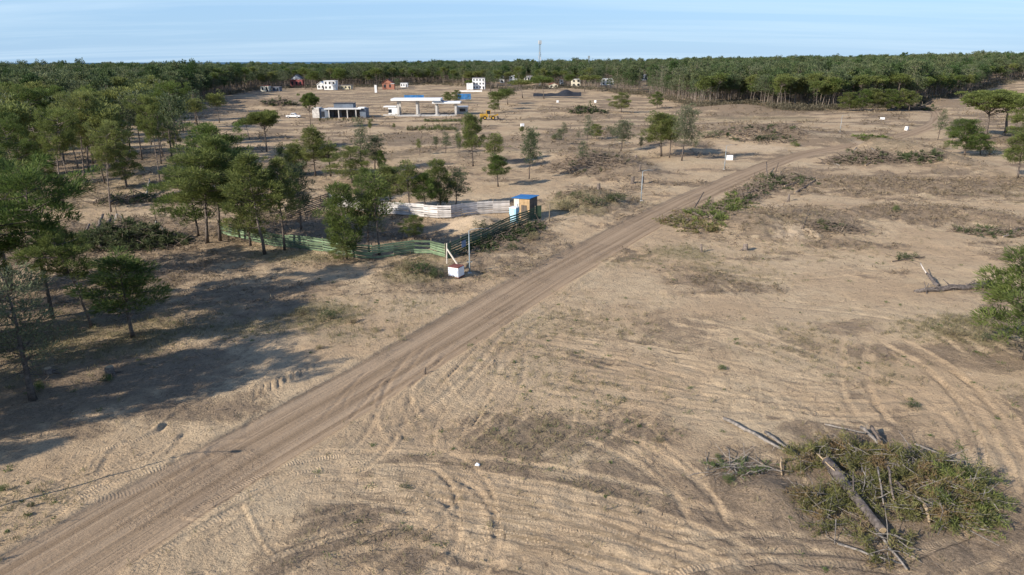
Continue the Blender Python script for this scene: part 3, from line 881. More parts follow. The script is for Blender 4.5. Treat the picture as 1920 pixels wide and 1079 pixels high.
PR = {
    'young': [proto(11, 8, 0.12, 2.2, 'cone', 56, 2.1, .34, .022, 118, M_NEEDLE, dead=8, clump=.34, flat=1.15),
              proto(12, 8, 0.20, 2.2, 'ovoid', 46, 2.1, .34, .022, 118, M_NEEDLE, dead=12, clump=.35, flat=1.15),
              proto(13, 8, 0.34, 2.1, 'cone', 44, 2.1, .34, .022, 118, M_NEEDLE, dead=20, clump=.35, flat=1.15)],
    'tall': [proto(21, 13, 0.46, 3.1, 'ovoid', 36, 2.5, .42, .028, 150, M_NEEDLE, dead=26, clump=.48, lean=.04, flat=1.0),
             proto(22, 13, 0.55, 3.0, 'round', 32, 2.5, .42, .028, 150, M_NEEDLE, dead=30, clump=.48, lean=.07, flat=.9),
             proto(23, 13, 0.40, 2.8, 'cone', 40, 2.3, .42, .028, 140, M_NEEDLE, dead=26, clump=.46, lean=.03, flat=1.05)],
    'umb': [proto(31, 10, 0.50, 4.2, 'umbrella', 30, 7.0, .42, .05, 90, M_NEEDLE, dead=10, clump=.75, flat=.5, lean=.05, r0=.24),
            proto(32, 10, 0.48, 4.0, 'umbrella', 28, 7.0, .42, .05, 90, M_NEEDLE, dead=8, clump=.75, flat=.5, lean=.09, r0=.22)],
    'pole': [proto(41, 8, 0.34, 1.35, 'ovoid', 38, 2.6, .30, .028, 48, M_NEEDLE_G, dead=14, clump=.42, lean=.03),
             proto(42, 8, 0.45, 1.3, 'cone', 38, 2.6, .30, .028, 48, M_NEEDLE, dead=14, clump=.42, lean=.04),
             proto(43, 8, 0.30, 1.2, 'sparse', 26, 2.2, .30, .030, 40, M_NEEDLE_G, dead=18, clump=.4, lean=.02)],
    'grey': [proto(51, 9, 0.35, 2.2, 'sparse', 34, 3.0, .32, .028, 50, M_NEEDLE_G, dead=40, clump=.55, lean=.16, r0=.17)],
    'mid': [proto(61, 12, 0.62, 2.9, 'umbrella', 22, 5.5, .55, .085, 24, M_NEEDLE, dead=14, clump=.8, flat=.6, lean=.06, mid=True),
            proto(62, 12, 0.58, 2.5, 'round', 24, 4.8, .55, .085, 24, M_NEEDLE, dead=16, clump=.75, lean=.05, mid=True),
            proto(63, 12, 0.52, 2.2, 'ovoid', 22, 3.8, .55, .08, 18, M_NEEDLE_G, dead=20, clump=.7, lean=.09, mid=True),
            proto(64, 12, 0.66, 3.3, 'umbrella', 20, 5.5, .55, .085, 24, M_NEEDLE, dead=10, clump=.85, flat=.5, lean=.12, mid=True),
            proto(65, 12, 0.60, 1.9, 'sparse', 14, 2.2, .55, .08, 12, M_NEEDLE_G, dead=40, clump=.6, lean=.05, mid=True)],
}


def tree(p, h, w, kind, label, group=None, rz=None, idx=None, name='pine_tree'):
    L_ = PR[kind]; pr = L_[idx if idx is not None else random.randrange(len(L_))]
    r = thing(name, label, 'tree', p, random.uniform(0, 6.28) if rz is None else rz, group)
    sz = h / pr['h']; sx = 0.93 * w / pr['w'] if w else sz * random.uniform(.85, 1.15)
    r.scale = (sx, sx, sz)
    link('trunk', pr['trunk'], r); link('crown', pr['crown'], r)
    return r


def ptree(u, v, vt, wpx, kind, label, group=None, rz=None, idx=None):
    p, h = height_at(u, v, vt)
    return tree(p, h, wpx * mpp(p), kind, label, group, rz, idx)


NEAR = [
    (62, 752, 500, 150, 'grey', 'grey-green thin pine leaning left at the lower left edge', 2.6, 0),
    (98, 596, 285, 175, 'tall', 'tall dark pine with thick trunk, left of the two small pines', 0.4, 0),
    (172, 614, 428, 105, 'tall', 'slim pine between the tall dark pine and the small bushy pine', 1.4, 1),
    (250, 634, 470, 128, 'young', 'small bushy bright green pine with bare lower branches, front left', 0.3, 2),
    (20, 545, 262, 190, 'tall', 'broad dark pine at the left edge of the picture', 2.2, 2),
    (-45, 620, 380, 170, 'tall', 'dark pine cut off by the left edge behind the leaning one', 1.0, 0),
    (140, 470, 440, 40, 'young', 'little pine in front of the dark branch pile on the left', 0.0, 1),
    (388, 458, 262, 150, 'tall', 'big round-crowned pine with twin dark trunks left of the green fence', 0.8, 0),
    (413, 452, 250, 105, 'tall', 'pale-trunked pine just right of the twin-trunked one', 2.9, 2),
    (372, 445, 285, 110, 'young', 'leafy pine at the left side of the round-crowned clump', 0.8, 1),
    (448, 400, 226, 100, 'tall', 'dark round pine rising behind the clump left of the enclosure', 1.8, 1),
    (497, 478, 280, 105, 'tall', 'bright green pine with grey leaning trunk before the green fence corner', 0.2, 2),
    (470, 462, 318, 80, 'young', 'low-branched pine touching the left end of the green fence', 1.3, 0),
    (534, 470, 288, 80, 'tall', 'dark-trunked pine at the front left corner of the enclosure', 2.0, 2),
    (565, 432, 298, 50, 'pole', 'thin white-trunked pine inside the left end of the enclosure', 0.0, 0),
    (592, 332, 233, 50, 'young', 'upright grey-green pine behind the left enclosure fence', 0.0, 2),
    (620, 332, 262, 46, 'pole', 'slanting thin pine beside the upright grey-green one', 0.5, 1),
    (556, 330, 268, 50, 'young', 'dark small pine left of the upright grey-green pine', 0.5, 0),
    (583, 243, 172, 30, 'umb', 'lone tall pine with flat tuft standing in front of the low grey building', 0.5, 0),
    (500, 285, 205, 52, 'umb', 'dark wind-bent pine on the bare ground left of the low building', 0.5, 1),
    (468, 262, 222, 36, 'mid', 'small crooked pine beside the wind-bent one', 0.5, 0),
    (660, 345, 272, 80, 'young', 'round pine with a white dead branch behind the enclosure', 0.5, 1),
    (678, 322, 216, 34, 'pole', 'tall sparse grey pine behind the round one', 0.5, 2),
    (703, 318, 250, 36, 'pole', 'greenish thin pine right of the tall sparse grey pine', 0.5, 0),
    (716, 322, 281, 18, 'young', 'little cone-shaped pine alone behind the enclosure', 0.5, 0),
    (650, 487, 340, 78, 'young', 'dense bright green pine growing through the front green fence', 0.5, 0),
    (646, 494, 448, 44, 'young', 'short bush-like pine at the foot of the front fence', 1.5, 1),
    (692, 474, 352, 56, 'pole', 'pine with forked pale bare trunk beside the dense bright one', 0.5, 2),
    (711, 478, 318, 64, 'pole', 'white straight-trunked pine at the middle of the front fence', 0.5, 1),
    (690, 400, 312, 60, 'young', 'green pine inside the enclosure by the back fence', 0.9, 1),
    (735, 398, 306, 60, 'young', 'full green pine left of the white fence boards', 0.5, 2),
    (768, 402, 297, 42, 'pole', 'slender pine with pointed top before the white fence', 0.5, 1),
    (799, 402, 318, 46, 'young', 'short green pine right of the slender pointed one', 1.5, 2),
    (826, 394, 297, 56, 'young', 'tallest pointed pine behind the white fence', 0.5, 0),
    (855, 392, 312, 42, 'pole', 'dark pine at the right end of the row behind the white fence', 0.5, 0),
    (777, 450, 402, 44, 'young', 'small bright green pine alone inside the enclosure', 0.5, 1),
    (887, 312, 208, 44, 'young', 'tall pine with a clear trunk in front of the wheel loader', 0.5, 2),
    (928, 318, 248, 38, 'pole', 'upper of two pines right of the loader pine', 0.5, 1),
    (934, 350, 287, 44, 'young', 'lower bushy pine of the two right of the loader pine', 0.5, 2),
    (992, 336, 235, 34, 'pole', 'slim lone pine left of the brown debris mound', 0.5, 0),
    (836, 288, 246, 20, 'pole', 'thin half-bare pine left of the loader pine', 0.5, 2),
    (857, 278, 240, 14, 'pole', 'spindly stem next to the thin half-bare pine', 0.9, 2),
    (1240, 294, 206, 66, 'young', 'wide pine of the pair in mid-field by the road', 0.5, 2),
    (1255, 296, 214, 34, 'pole', 'narrow pine between the pair in mid-field', 0.5, 1),
    (1278, 302, 192, 46, 'pole', 'taller pale-trunked pine of the pair in mid-field', 0.5, 0),
    (1164, 284, 222, 38, 'pole', 'greyish pine left of the mid-field pair', 0.5, 0),
    (1165, 211, 172, 40, 'young', 'round dark pine in front of the dead grey woods', 0.5, 1),
    (1232, 204, 171, 26, 'young', 'small dark pine right of the round one', 0.5, 1),
    (1056, 262, 228, 14, 'pole', 'small thin pine in the middle clearing', 0.5, 2),
    (1100, 275, 214, 22, 'pole', 'young pine above the brown debris mound', 0.5, 2),
    (1118, 262, 232, 28, 'young', 'low green pine right above the debris mound', 0.5, 1),
    (1090, 312, 262, 24, 'pole', 'half-bare pine on the debris mound', 0.7, 2),
    (1808, 292, 222, 60, 'young', 'bushy light green pine below the umbrella pines', 0.5, 0),
    (1838, 290, 248, 40, 'young', 'low dark bush-like pine right of the light green one', 0.5, 1),
    (1758, 263, 203, 20, 'pole', 'leaning thin trunk with sparse needles left of the light green pine', 0.5, 2),
    (1785, 266, 222, 30, 'pole', 'half-bare pine behind the light green one', 0.5, 0),
    (1908, 334, 243, 56, 'young', 'young pine at the right edge beyond the dirt field', 0.5, 2),
    (1846, 262, 166, 100, 'umb', 'broad flat-topped umbrella pine with pale trunk on the right', 0.5, 0),
    (1886, 250, 170, 92, 'umb', 'dark-trunked umbrella pine at the right edge', 1.5, 1),
    (1925, 270, 185, 60, 'young', 'bright green pine cut by the right edge under the umbrella pines', 0.5, 0),
    (1922, 676, 462, 160, 'young', 'large bushy pine cut off by the right edge beside the fallen trunk', 0.5, 0),
    (936, 206, 166, 34, 'mid', 'dark pine right of the yellow loader', 0.5, 1), (952, 196, 162, 30, 'mid', 'round pine behind the one right of the loader', 0.5, 1),
    (980, 184, 148, 40, 'mid', 'dense pine left of the black netting', 0.5, 0), (1020, 186, 142, 40, 'mid', 'tall pine in front of the mast', 0.5, 0),
    (928, 212, 182, 20, 'young', 'low bushy pine next to the loader bucket', 0.5, 1),
    (878, 206, 178, 12, 'mid', 'bare thin tree by the gate pavilion', 0.5, 4), (840, 192, 172, 18, 'young', 'small pine between the blue court screens', 0.5, 0),
    (856, 194, 168, 22, 'young', 'fuller pine by the right blue court screen', 0.5, 1),
]
for i, (u, v, vt, w, kind, lab, rz, ix) in enumerate(NEAR):
    ptree(u, v, vt, w, kind, lab, 'pines standing singly in the cleared land', rz, ix)
for (u, v, vt, w, lab) in [(585, 170, 128, 22, 'pine standing left of the white gabled house'), (634, 170, 124, 24, 'pine between the bright white and the yellowish house'), (664, 169, 118, 26, 'tall pine right of the yellowish house'),
                           (536, 168, 130, 22, 'dark pine left of the red house'), (572, 168, 126, 22, 'dark pine right of the red house'), (746, 169, 146, 12, 'bushy pine right of the brick house'), (708, 168, 126, 22, 'tall pine left of the brick house'),
                           (880, 170, 150, 14, 'small pine in front of the apartment block'), (920, 172, 134, 24, 'pine right of the apartment block'), (948, 165, 132, 22, 'pine between two white cube houses'), (974, 168, 138, 20, 'pine left of the wide-roofed white house'),
                           (1003, 172, 140, 24, 'bushy pine right of the wide-roofed white house'), (1064, 166, 136, 20, 'pine between the cream houses'), (1096, 172, 140, 22, 'grey pine right of the cream two-storey house'), (1120, 172, 140, 22, 'pine left of the white stepped house'), (1142, 170, 146, 12, 'thin grey pine before the white stepped house')]:
    ptree(u, v, vt, w, 'mid', lab, 'pines among the far houses', None, random.choice([0, 1, 2, 3]))
for (u, v, vt, w, k, ix, lab) in [(208, 398, 222, 62, 'tall', 1, 'tall pine behind the dark branch pile, trunk bare and straight'), (118, 382, 200, 74, 'tall', 1, 'tall pine left of the brown heap with the pale log'), (52, 402, 205, 84, 'tall', 0, 'tall spreading pine near the left edge behind the broad dark one'),
                                  (302, 352, 172, 52, 'tall', 1, 'pale tall pine just left of the round-crowned clump'), (238, 350, 178, 60, 'mid', 1, 'tall pine behind the brown heap in the left woodland'), (160, 352, 168, 66, 'tall', 1, 'thick-trunked leaning pine in the middle of the left woodland'),
                                  (335, 312, 170, 50, 'mid', 2, 'greyish tall pine above the round-crowned clump'), (12, 372, 190, 70, 'tall', 1, 'tall pine at the left edge of the woodland floor'), (238, 352, 268, 56, 'young', 1, 'leafy dark young pine in front of the tall trunks')]:
    ptree(u, v, vt, w, k, lab, 'tall pines at the front of the left woodland', None, ix)
# low dense pines in front of the right forest edge
for i, (u, w, vt) in enumerate([(1592, 34, 172), (1614, 34, 166), (1640, 36, 164), (1662, 34, 166), (1684, 30, 165), (1704, 26, 168)]):
    ptree(u, 209, vt, w, 'young', 'dense green pine in the low row on the right', 'row of dense young pines before the right forest edge', None, i % 3)
# pines left of the frame whose shadows fall into view
for (x, y, h) in [(-40.5, 23.5, 9.5), (-44, 29, 11), (-36.5, 35.5, 11.5), (-52, 40, 13), (-47, 31, 10), (-58, 52, 13)]:
    tree((x, y, Hs(x, y)), h, h * .45, 'tall', 'pine standing left outside the picture, seen only by its shadow', 'pines outside the left edge')

for (u, v) in [(150, 560), (250, 590), (330, 622), (420, 605), (200, 660), (330, 690), (120, 690), (240, 745), (420, 715), (60, 800), (500, 585), (60, 640)]:
    gx, gy = g0(u, v); hc = random.uniform(8.5, 11.5)
    bx, by = gx - math.cos(SUN_AZ) * hc * .78 / math.tan(SUN_EL), gy - math.sin(SUN_AZ) * hc * .78 / math.tan(SUN_EL)
    if proj((bx, by, 0))[0][0] < -70 and proj((bx, by, hc))[0][0] < -90:
        tree((bx, by, Hs(bx, by)), hc, hc * .46, 'tall', 'pine standing left outside the picture, seen only by its shadow', 'pines outside the left edge')
for i in range(16):
    u = 705 + 38 * i + random.uniform(-14, 14); v = random.uniform(236, 292)
    p_ = gp(u, v)
    tree(p_, random.uniform(2.2, 4.6), random.uniform(1.0, 1.9), 'pole', 'thin young pine in the middle clearing', 'thin young pines of the middle clearing')
# left woodland: open stand of tall pines, one object each
wood = []
tries = 0
rs = random.Random(5)
while len(wood) < 104 and tries < 6000:
    tries += 1
    u = rs.uniform(-120, 425); v = 228 + 122 * rs.random() ** 1.15
    if u > 330 and v > 262 + (u - 330) * -0.3: continue
    if u > 210 and v > 325: continue
    x, y = g0(u, v)
    if all((x - a) ** 2 + (y - b) ** 2 > 4.6 ** 2 for a, b, _, _ in wood):
        wood.append((x, y, u, v))
for (x, y, u, v) in wood:
    h = rs.uniform(12.5, 16.5) if u < 330 else rs.uniform(10, 13)
    k = rs.random()
    if k < 0.14 and v > 250:
        tree((x, y, Hs(x, y)), rs.uniform(6, 8.5), rs.uniform(4, 5.5), 'young', 'short leafy pine among the left woodland trunks', 'leafy low pines of the left woodland')
    elif v > 285:
        tree((x, y, Hs(x, y)), h, rs.uniform(5, 7.5), rs.choice(['mid', 'mid', 'tall']), 'tall pine in the front ranks of the left woodland', 'near tall pines of the left woodland')
    else:
        tree((x, y, Hs(x, y)), h, rs.uniform(5, 8), 'mid', 'tall pine in the middle ranks of the left woodland' if v > 252 else 'tall pine in the rear ranks of the left woodland', 'tall pines of the left woodland')

# ------------------------------------------------------------------ the forest
EDGE = np.array([(-900, 246), (0, 244), (150, 238), (250, 228), (330, 212), (380, 190), (410, 180), (480, 168), (560, 161), (640, 163), (720, 158), (800, 155), (860, 158), (925, 166),
                 (960, 172), (1000, 165), (1060, 163), (1130, 170), (1190, 177), (1250, 186), (1310, 200), (1400, 196), (1450, 205), (1540, 207), (1590, 203),
                 (1700, 201), (1740, 190), (1800, 180), (1860, 168), (1920, 160), (2600, 158)], float)
# clear spots around the houses: (u, half width in px, lowest v at which trees may stand)
HOUSES_U = [(498, 10, 166), (518, 9, 166), (557, 15, 157), (611, 22, 162), (645, 16, 162), (728, 17, 162), (758, 10, 158), (893, 26, 160), (941, 7, 151), (962, 10, 152),
            (991, 10, 149), (1038, 9, 159), (1053, 6, 155), (1080, 10, 157), (1139, 13, 154), (1207, 9, 146)]


def forest_points():
    pts = []
    fr = np.random.default_rng(3)
    for y0, y1, sp in ((150, 520, 4.6), (520, 900, 6.0), (900, 1500, 8.5)):
        ys = np.arange(y0, y1, sp); half = 1.0 * y1 + 60
        xs = np.arange(-half, half, sp)
        X, Y = np.meshgrid(xs, ys); X = X.ravel() + fr.uniform(-.45, .45, X.size) * sp; Y = Y.ravel() + fr.uniform(-.45, .45, Y.size) * sp
        m = np.abs(X) < 0.92 * Y + 40
        pts.append(np.stack([X[m], Y[m]], -1))
    P = np.vstack(pts)
    z = H(P[:, 0], P[:, 1])
    u, v, _ = proj(np.column_stack([P, np.zeros(len(P))]))
    e = np.interp(u, EDGE[:, 0], EDGE[:, 1]) + (fbm(u / 30.0, P[:, 1] / 60.0, 91, 2) - .5) * 6
    ok = v < e
    for hu, hw_, hv in HOUSES_U:
        ok &= ~((np.abs(u - hu) < hw_) & (v > hv))
    return P[ok], z[ok], u[ok], v[ok], (e - v)[ok]


FP, FZ, FU, FV, FD = forest_points()
frng = np.random.default_rng(4)
# front row of the edge: one object each
picked = np.zeros(len(FP), bool)
edges_u = np.concatenate([np.linspace(400, 1000, 46), np.linspace(1000, 1760, 66), np.linspace(1760, 1940, 10)])
for a, b in zip(edges_u[:-1], edges_u[1:]):
    m = np.nonzero((FU >= a) & (FU < b) & (FD < 14))[0]
    if len(m):
        picked[m[np.argsort(FP[m, 1])[:1]]] = True


def edge_label(u):
    if u < 400: return 'tall pine in the back rank of the left woodland', 'back rank pines of the left woodland'
    if u < 700: return 'forest edge pine around the red and white houses', 'edge pines around the red and white houses'
    if u < 930: return 'forest edge pine between brick house and apartment block', 'edge pines by the apartment block'
    if u < 1120: return 'forest edge pine near the mast and small houses', 'edge pines near the mast'
    if u < 1280: return 'greyish pine in the half-dead woods right of the mast', 'half-dead edge pines'
    if u < 1600: return 'pale-trunked pine in the exposed edge beyond the clearing', 'exposed pale-trunked edge pines'
    return 'forest edge pine behind the low row on the right', 'right forest edge pines'


for i in np.nonzero(picked)[0]:
    u = FU[i]
    lab, grp = edge_label(u)
    if 1120 < u < 1280:
        k, ix, h = 'mid', int(frng.choice([2, 4, 4])), frng.uniform(9, 12)
    else:
        k, ix, h = 'mid', int(frng.choice([0, 1, 2, 3, 3])), frng.uniform(12.5, 17) if u < 1120 else frng.uniform(12, 15.5)
    tree((FP[i, 0], FP[i, 1], FZ[i]), h, frng.uniform(5, 7.5), k, lab, grp, idx=ix)

# everything behind that row reads as one mass
FCOL = bpy.data.collections.new('forest_prototypes')


def forest_proto(seed, **k):
    global rng
    tb, cr, mat = pine_mesh(seed, 13, k.pop('cb', .55), k.pop('w', 2.9), k.pop('shape', 'umbrella'), k.pop('nbr', 12), k.pop('per', 3.6), .62, .14, k.pop('nb', 24), k.pop('mat', M_NEEDLE_F),
                            clump=.85, flat=.55, lean=.06, mid=True, trunk_sides=4, dead=k.pop('dead', 5))
    mb = MB(); nf = sum(len(f) for f in tb.F)
    for V, T in zip(tb.V, tb.T): pass
    mb.add(np.vstack(tb.V), [f for f in tb.F]); ncr = sum(len(f) for f in cr.F)
    mb.add(np.vstack(cr.V), [f for f in cr.F], np.concatenate(cr.T))
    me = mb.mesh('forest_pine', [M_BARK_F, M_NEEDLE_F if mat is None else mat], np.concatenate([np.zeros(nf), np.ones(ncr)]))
    o = bpy.data.objects.new('forest_pine', me); FCOL.objects.link(o)
    return o


forest_proto(101); forest_proto(102, shape='round', w=2.7, cb=.5); forest_proto(103, w=3.4, cb=.6)
forest_proto(104, shape='ovoid', w=2.5, cb=.45, mat=M_NEEDLE_G, nb=18); forest_proto(105, w=3.1, shape='round', cb=.58)
forest_proto(106, shape='sparse', w=2.4, cb=.3, mat=M_NEEDLE_G, nb=5, nbr=16, per=1.2, dead=46); forest_proto(107, shape='cone', w=2.2, cb=.35, nb=22, nbr=16)

fi = np.nonzero(~picked)[0]
me = bpy.data.meshes.new('forest')
me.vertices.add(len(fi))
me.vertices.foreach_set('co', np.column_stack([FP[fi], FZ[fi] - 0.1]).astype(np.float32).ravel())
big = np.where(FP[fi, 1] > 900, 1.25, 1.0)
hh = frng.normal(1.02, .17, len(fi)).clip(.55, 1.42) * (0.92 + 0.3 * fbm(FP[fi, 0] / 60, FP[fi, 1] / 60, 97, 2)) * (0.5 + 0.5 * np.minimum(big, 1.1))
ww = frng.normal(1.05, .15, len(fi)).clip(.7, 1.6) * big
me.attributes.new('tscale', 'FLOAT_VECTOR', 'POINT').data.foreach_set('vector', np.column_stack([ww, ww, hh]).astype(np.float32).ravel())
me.attributes.new('trot', 'FLOAT', 'POINT').data.foreach_set('value', frng.uniform(0, 6.28, len(fi)).astype(np.float32))
me.attributes.new('tidx', 'INT', 'POINT').data.foreach_set('value', np.where((FU[fi] > 1100) & (FU[fi] < 1330) & (frng.random(len(fi)) < .45), 5, frng.choice([0, 0, 1, 1, 2, 2, 3, 3, 4, 4, 5, 6], len(fi))).astype(np.int32))
forest = link('forest', me); forest['kind'] = 'stuff'
tag(forest, 'dense green pine forest stretching from the clearing to the horizon', 'forest')


def instancer(obj, coll, name):
    ng = bpy.data.node_groups.new(name, 'GeometryNodeTree')
    ng.interface.new_socket('Geometry', in_out='INPUT', socket_type='NodeSocketGeometry')
    ng.interface.new_socket('Geometry', in_out='OUTPUT', socket_type='NodeSocketGeometry')
    N = ng.nodes.new; K = ng.links.new
    gi = N('NodeGroupInput'); go = N('NodeGroupOutput')
    ci = N('GeometryNodeCollectionInfo'); ci.inputs['Collection'].default_value = coll
    ci.inputs['Separate Children'].default_value = True; ci.inputs['Reset Children'].default_value = True
    ip = N('GeometryNodeInstanceOnPoints'); ip.inputs['Pick Instance'].default_value = True

    def at(nm, ty):
        a = N('GeometryNodeInputNamedAttribute'); a.data_type = ty; a.inputs['Name'].default_value = nm
        return [o for o in a.outputs if o.enabled and o.name == 'Attribute'][0]
    cx = N('ShaderNodeCombineXYZ'); K(at('trot', 'FLOAT'), cx.inputs[2])
    K(gi.outputs[0], ip.inputs['Points']); K(ci.outputs[0], ip.inputs['Instance'])
    K(at('tidx', 'INT'), ip.inputs['Instance Index']); K(cx.outputs[0], ip.inputs['Rotation']); K(at('tscale', 'FLOAT_VECTOR'), ip.inputs['Scale'])
    K(ip.outputs[0], go.inputs[0])
    md = obj.modifiers.new('scatter', 'NODES'); md.node_group = ng


instancer(forest, FCOL, 'forest_scatter')
#MARK_OBJECTS
# ------------------------------------------------------------------ materials of built things
M_GREEN = plain('weathered_green_boards', (0.150, 0.205, 0.120), 0.45, 2.5, 0.85, 0.004, 0.4)
M_GREEN_SHADE = plain('shaded_green_boards', (0.075, 0.110, 0.065), 0.35, 2.5, 0.85, 0.004, 0.35)  # darker copy of the green boards: shade on the roadside faces put in colour
M_WHITEB = plain('pale_grey_boards', (0.56, 0.52, 0.48), 0.35, 2.5, 0.85, 0.004, 0.28)
M_BROWNB = plain('dark_brown_boards', (0.130, 0.105, 0.085), 0.35, 2.5, 0.9, 0.004, 0.2)
M_POST = plain('wood_posts', (0.220, 0.175, 0.125), 0.35, 5.0, 0.9, 0.004, 0.15)
M_PLY = plain('plywood', (0.42, 0.28, 0.15), 0.3, 2.0, 0.85, 0.003)
M_PALEPLY = plain('pale_boards', (0.62, 0.55, 0.46), 0.2, 2.0, 0.85, 0.003)
M_BLUE = plain('blue_roof_sheet', (0.035, 0.15, 0.36), 0.2, 2.0, 0.5, 0.002)
M_CYAN = plain('pale_blue_plastic', (0.34, 0.55, 0.64), 0.12, 1.5, 0.45, 0.0)
M_STEEL = plain('grey_steel', (0.30, 0.34, 0.35), 0.2, 6.0, 0.5, 0.0, 0.0, 0.3)
M_WHITE = plain('white_paint', (0.78, 0.77, 0.74), 0.08, 0.8, 0.7, 0.001)
M_CREAM = plain('cream_render', (0.70, 0.64, 0.50), 0.1, 0.8, 0.8, 0.001)
M_YELLOWH = plain('yellow_render', (0.60, 0.54, 0.38), 0.1, 0.8, 0.8, 0.001)
M_CONC = plain('pale_concrete', (0.50, 0.47, 0.43), 0.15, 0.9, 0.85, 0.003)
M_STONE = plain('light_stone', (0.58, 0.54, 0.48), 0.3, 1.6, 0.9, 0.006)
M_SLATE = plain('blue_grey_panels', (0.15, 0.175, 0.21), 0.2, 0.7, 0.7, 0.001)
M_DARK = plain('dark_frame', (0.045, 0.045, 0.05), 0.2, 1.0, 0.6, 0.0)
M_BRICK = plain('brick_walls', (0.36, 0.165, 0.11), 0.25, 2.5, 0.9, 0.003)
M_TILE = plain('red_roof', (0.28, 0.10, 0.075), 0.3, 2.5, 0.85, 0.003)
M_RED = plain('red_walls', (0.30, 0.095, 0.09), 0.35, 1.5, 0.8, 0.001)
M_GREYROOF = plain('grey_roof', (0.22, 0.20, 0.20), 0.2, 1.5, 0.85, 0.002)
M_YEL = plain('machine_yellow', (0.50, 0.29, 0.05), 0.3, 1.2, 0.5, 0.0)
M_RUB = plain('black_rubber', (0.03, 0.03, 0.03), 0.3, 4.0, 0.9, 0.0)
M_NET = plain('black_netting', (0.028, 0.032, 0.042), 0.3, 2.0, 0.9, 0.01)
M_COURT = plain('blue_court_screen', (0.045, 0.17, 0.38), 0.35, 0.7, 0.7, 0.002)
M_PLASTIC = plain('white_plastic', (0.80, 0.80, 0.80), 0.05, 2.0, 0.5, 0.0)
_g = NT('window_glass'); _g.color((0.025, 0.032, 0.04)); _g.b.inputs['Roughness'].default_value = 0.12; _g.b.inputs['Specular IOR Level'].default_value = 0.6
M_GLASS = _g.m
_s = NT('printed_sign')
_f = _s.noise(5.5, 3.0, 0.5, vec=_s.mapping((1, 1, 2.6)))
_s.color(_s.mix(_s.math('MULTIPLY', _s.ss(_f, 0.54, 0.58), 0.9), (0.74, 0.74, 0.76), (0.10, 0.17, 0.34)))
M_PRINT = _s.m

ub = MB().box((0, 0, 0), (1, 1, 1))
UNIT = {}


def unit(mat):
    if mat.name not in UNIT:
        UNIT[mat.name] = ub.mesh('board_' + mat.name, mat)
    return UNIT[mat.name]


def bar(name, mat, a, b, th, w, parent, origin, up=Vector((0, 0, 1))):
    """a board between two points: th thick, w wide (upright)"""
    a = Vector(a); b = Vector(b); d = b - a; l = d.length
    x = d.normalized(); y = up.cross(x).normalized(); z = x.cross(y)
    m = Matrix((x * l, y * th, z * w)).transposed().to_4x4(); m.translation = (a + b) / 2 - Vector(origin)
    o = link(name, unit(mat), parent); o.matrix_local = m
    return o


def part(name, mat, parent, boxes, smooth=False):
    mb = MB()
    for b in boxes:
        mb.box(*b)
    return mb.obj(name, mat, parent, smooth)


# ------------------------------------------------------------------ fenced enclosure
def fence(label, px, height, rows, mat, side=1, sec=2.4, gaps=0.35, skip=0.0):
    pts = [gp(*p) for p in px]
    fr_ = random.Random(len(label))
    o = pts[0]
    root = thing('slat_fence', label, 'fence', o, 0, 'slat fences round the planted plot')
    P = np.array(pts); L_ = np.concatenate([[0], np.cumsum(np.linalg.norm(np.diff(P[:, :2], axis=0), axis=1))])
    n = max(1, int(round(L_[-1] / sec)))
    s = np.linspace(0, L_[-1], n + 1)
    xs = np.interp(s, L_, P[:, 0]); ys = np.interp(s, L_, P[:, 1]); zs = H(xs, ys)
    pm = ub.mesh('fence_post', M_POST)
    for i in range(n + 1):
        q = link('post', unit(M_POST), root)
        ph = height + fr_.uniform(.05, .25)
        q.scale = (0.10, 0.10, ph + .4); q.location = (xs[i] - o[0], ys[i] - o[1], zs[i] - o[2] + (ph - .4) / 2)
        q.rotation_euler = (fr_.uniform(-.04, .04), fr_.uniform(-.04, .04), 0)
    for i in range(n):
        a = Vector((xs[i], ys[i], zs[i])); b = Vector((xs[i + 1], ys[i + 1], zs[i + 1]))
        nn = Vector((b.y - a.y, a.x - b.x, 0)).normalized() * 0.07 * side
        pitch = (height - 0.06) / rows
        for r in range(rows):
            if fr_.random() < skip: continue
            zz = 0.10 + (r + .5) * pitch
            ext = (b - a).normalized() * 0.04
            off = nn * (1.0 + 0.12 * (r % 2))
            bar('slat', mat, a + off - ext + Vector((0, 0, zz + fr_.uniform(-.05, .05))), b + off + ext + Vector((0, 0, zz + fr_.uniform(-.05, .05))), 0.025, pitch * (1 - gaps) * fr_.uniform(.85, 1.1), root, o)
    return root, (xs, ys, zs)


fence('weathered light green slat fence along the front of the enclosure', [(417, 441), (467, 452), (520, 464), (590, 470), (640, 480), (690, 488), (745, 481), (795, 474), (836, 485)], 1.6, 6, M_GREEN, 1, 2.3, .28, .05)
rf, _ = fence('dark green slat fence with open gaps on the side towards the road', [(845, 484), (885, 465), (925, 447), (965, 428), (1003, 413)], 1.75, 6, M_GREEN_SHADE, 1, 2.3, .42)
fence('whitish board fence closing the back of the enclosure', [(712, 403), (760, 404), (800, 408), (838, 412), (870, 405), (905, 402), (955, 400)], 1.75, 6, M_WHITEB, 1, 2.3, .16, .03)
fence('short white board fence at the far left corner of the enclosure', [(619, 386), (652, 391), (690, 400)], 1.7, 6, M_WHITEB, 1, 2.3, .16)
fence('dark brown open slat fence along the left side of the enclosure', [(536, 414), (575, 400), (617, 386)], 1.85, 7, M_BROWNB, 1, 2.2, .45)


def panel(label, u, v, w, h, rz, mat, name='fence_panel'):
    p = gp(u, v)
    r = thing(name, label, 'panel', p, rz)
    part('sheet', mat, r, [((0, 0, h / 2), (w, 0.04, h))])
    for s in (-1, 1):
        part('post', M_POST, r, [((s * (w / 2 - .04), 0.07, h / 2), (0.08, 0.08, h + .1))])
    return r


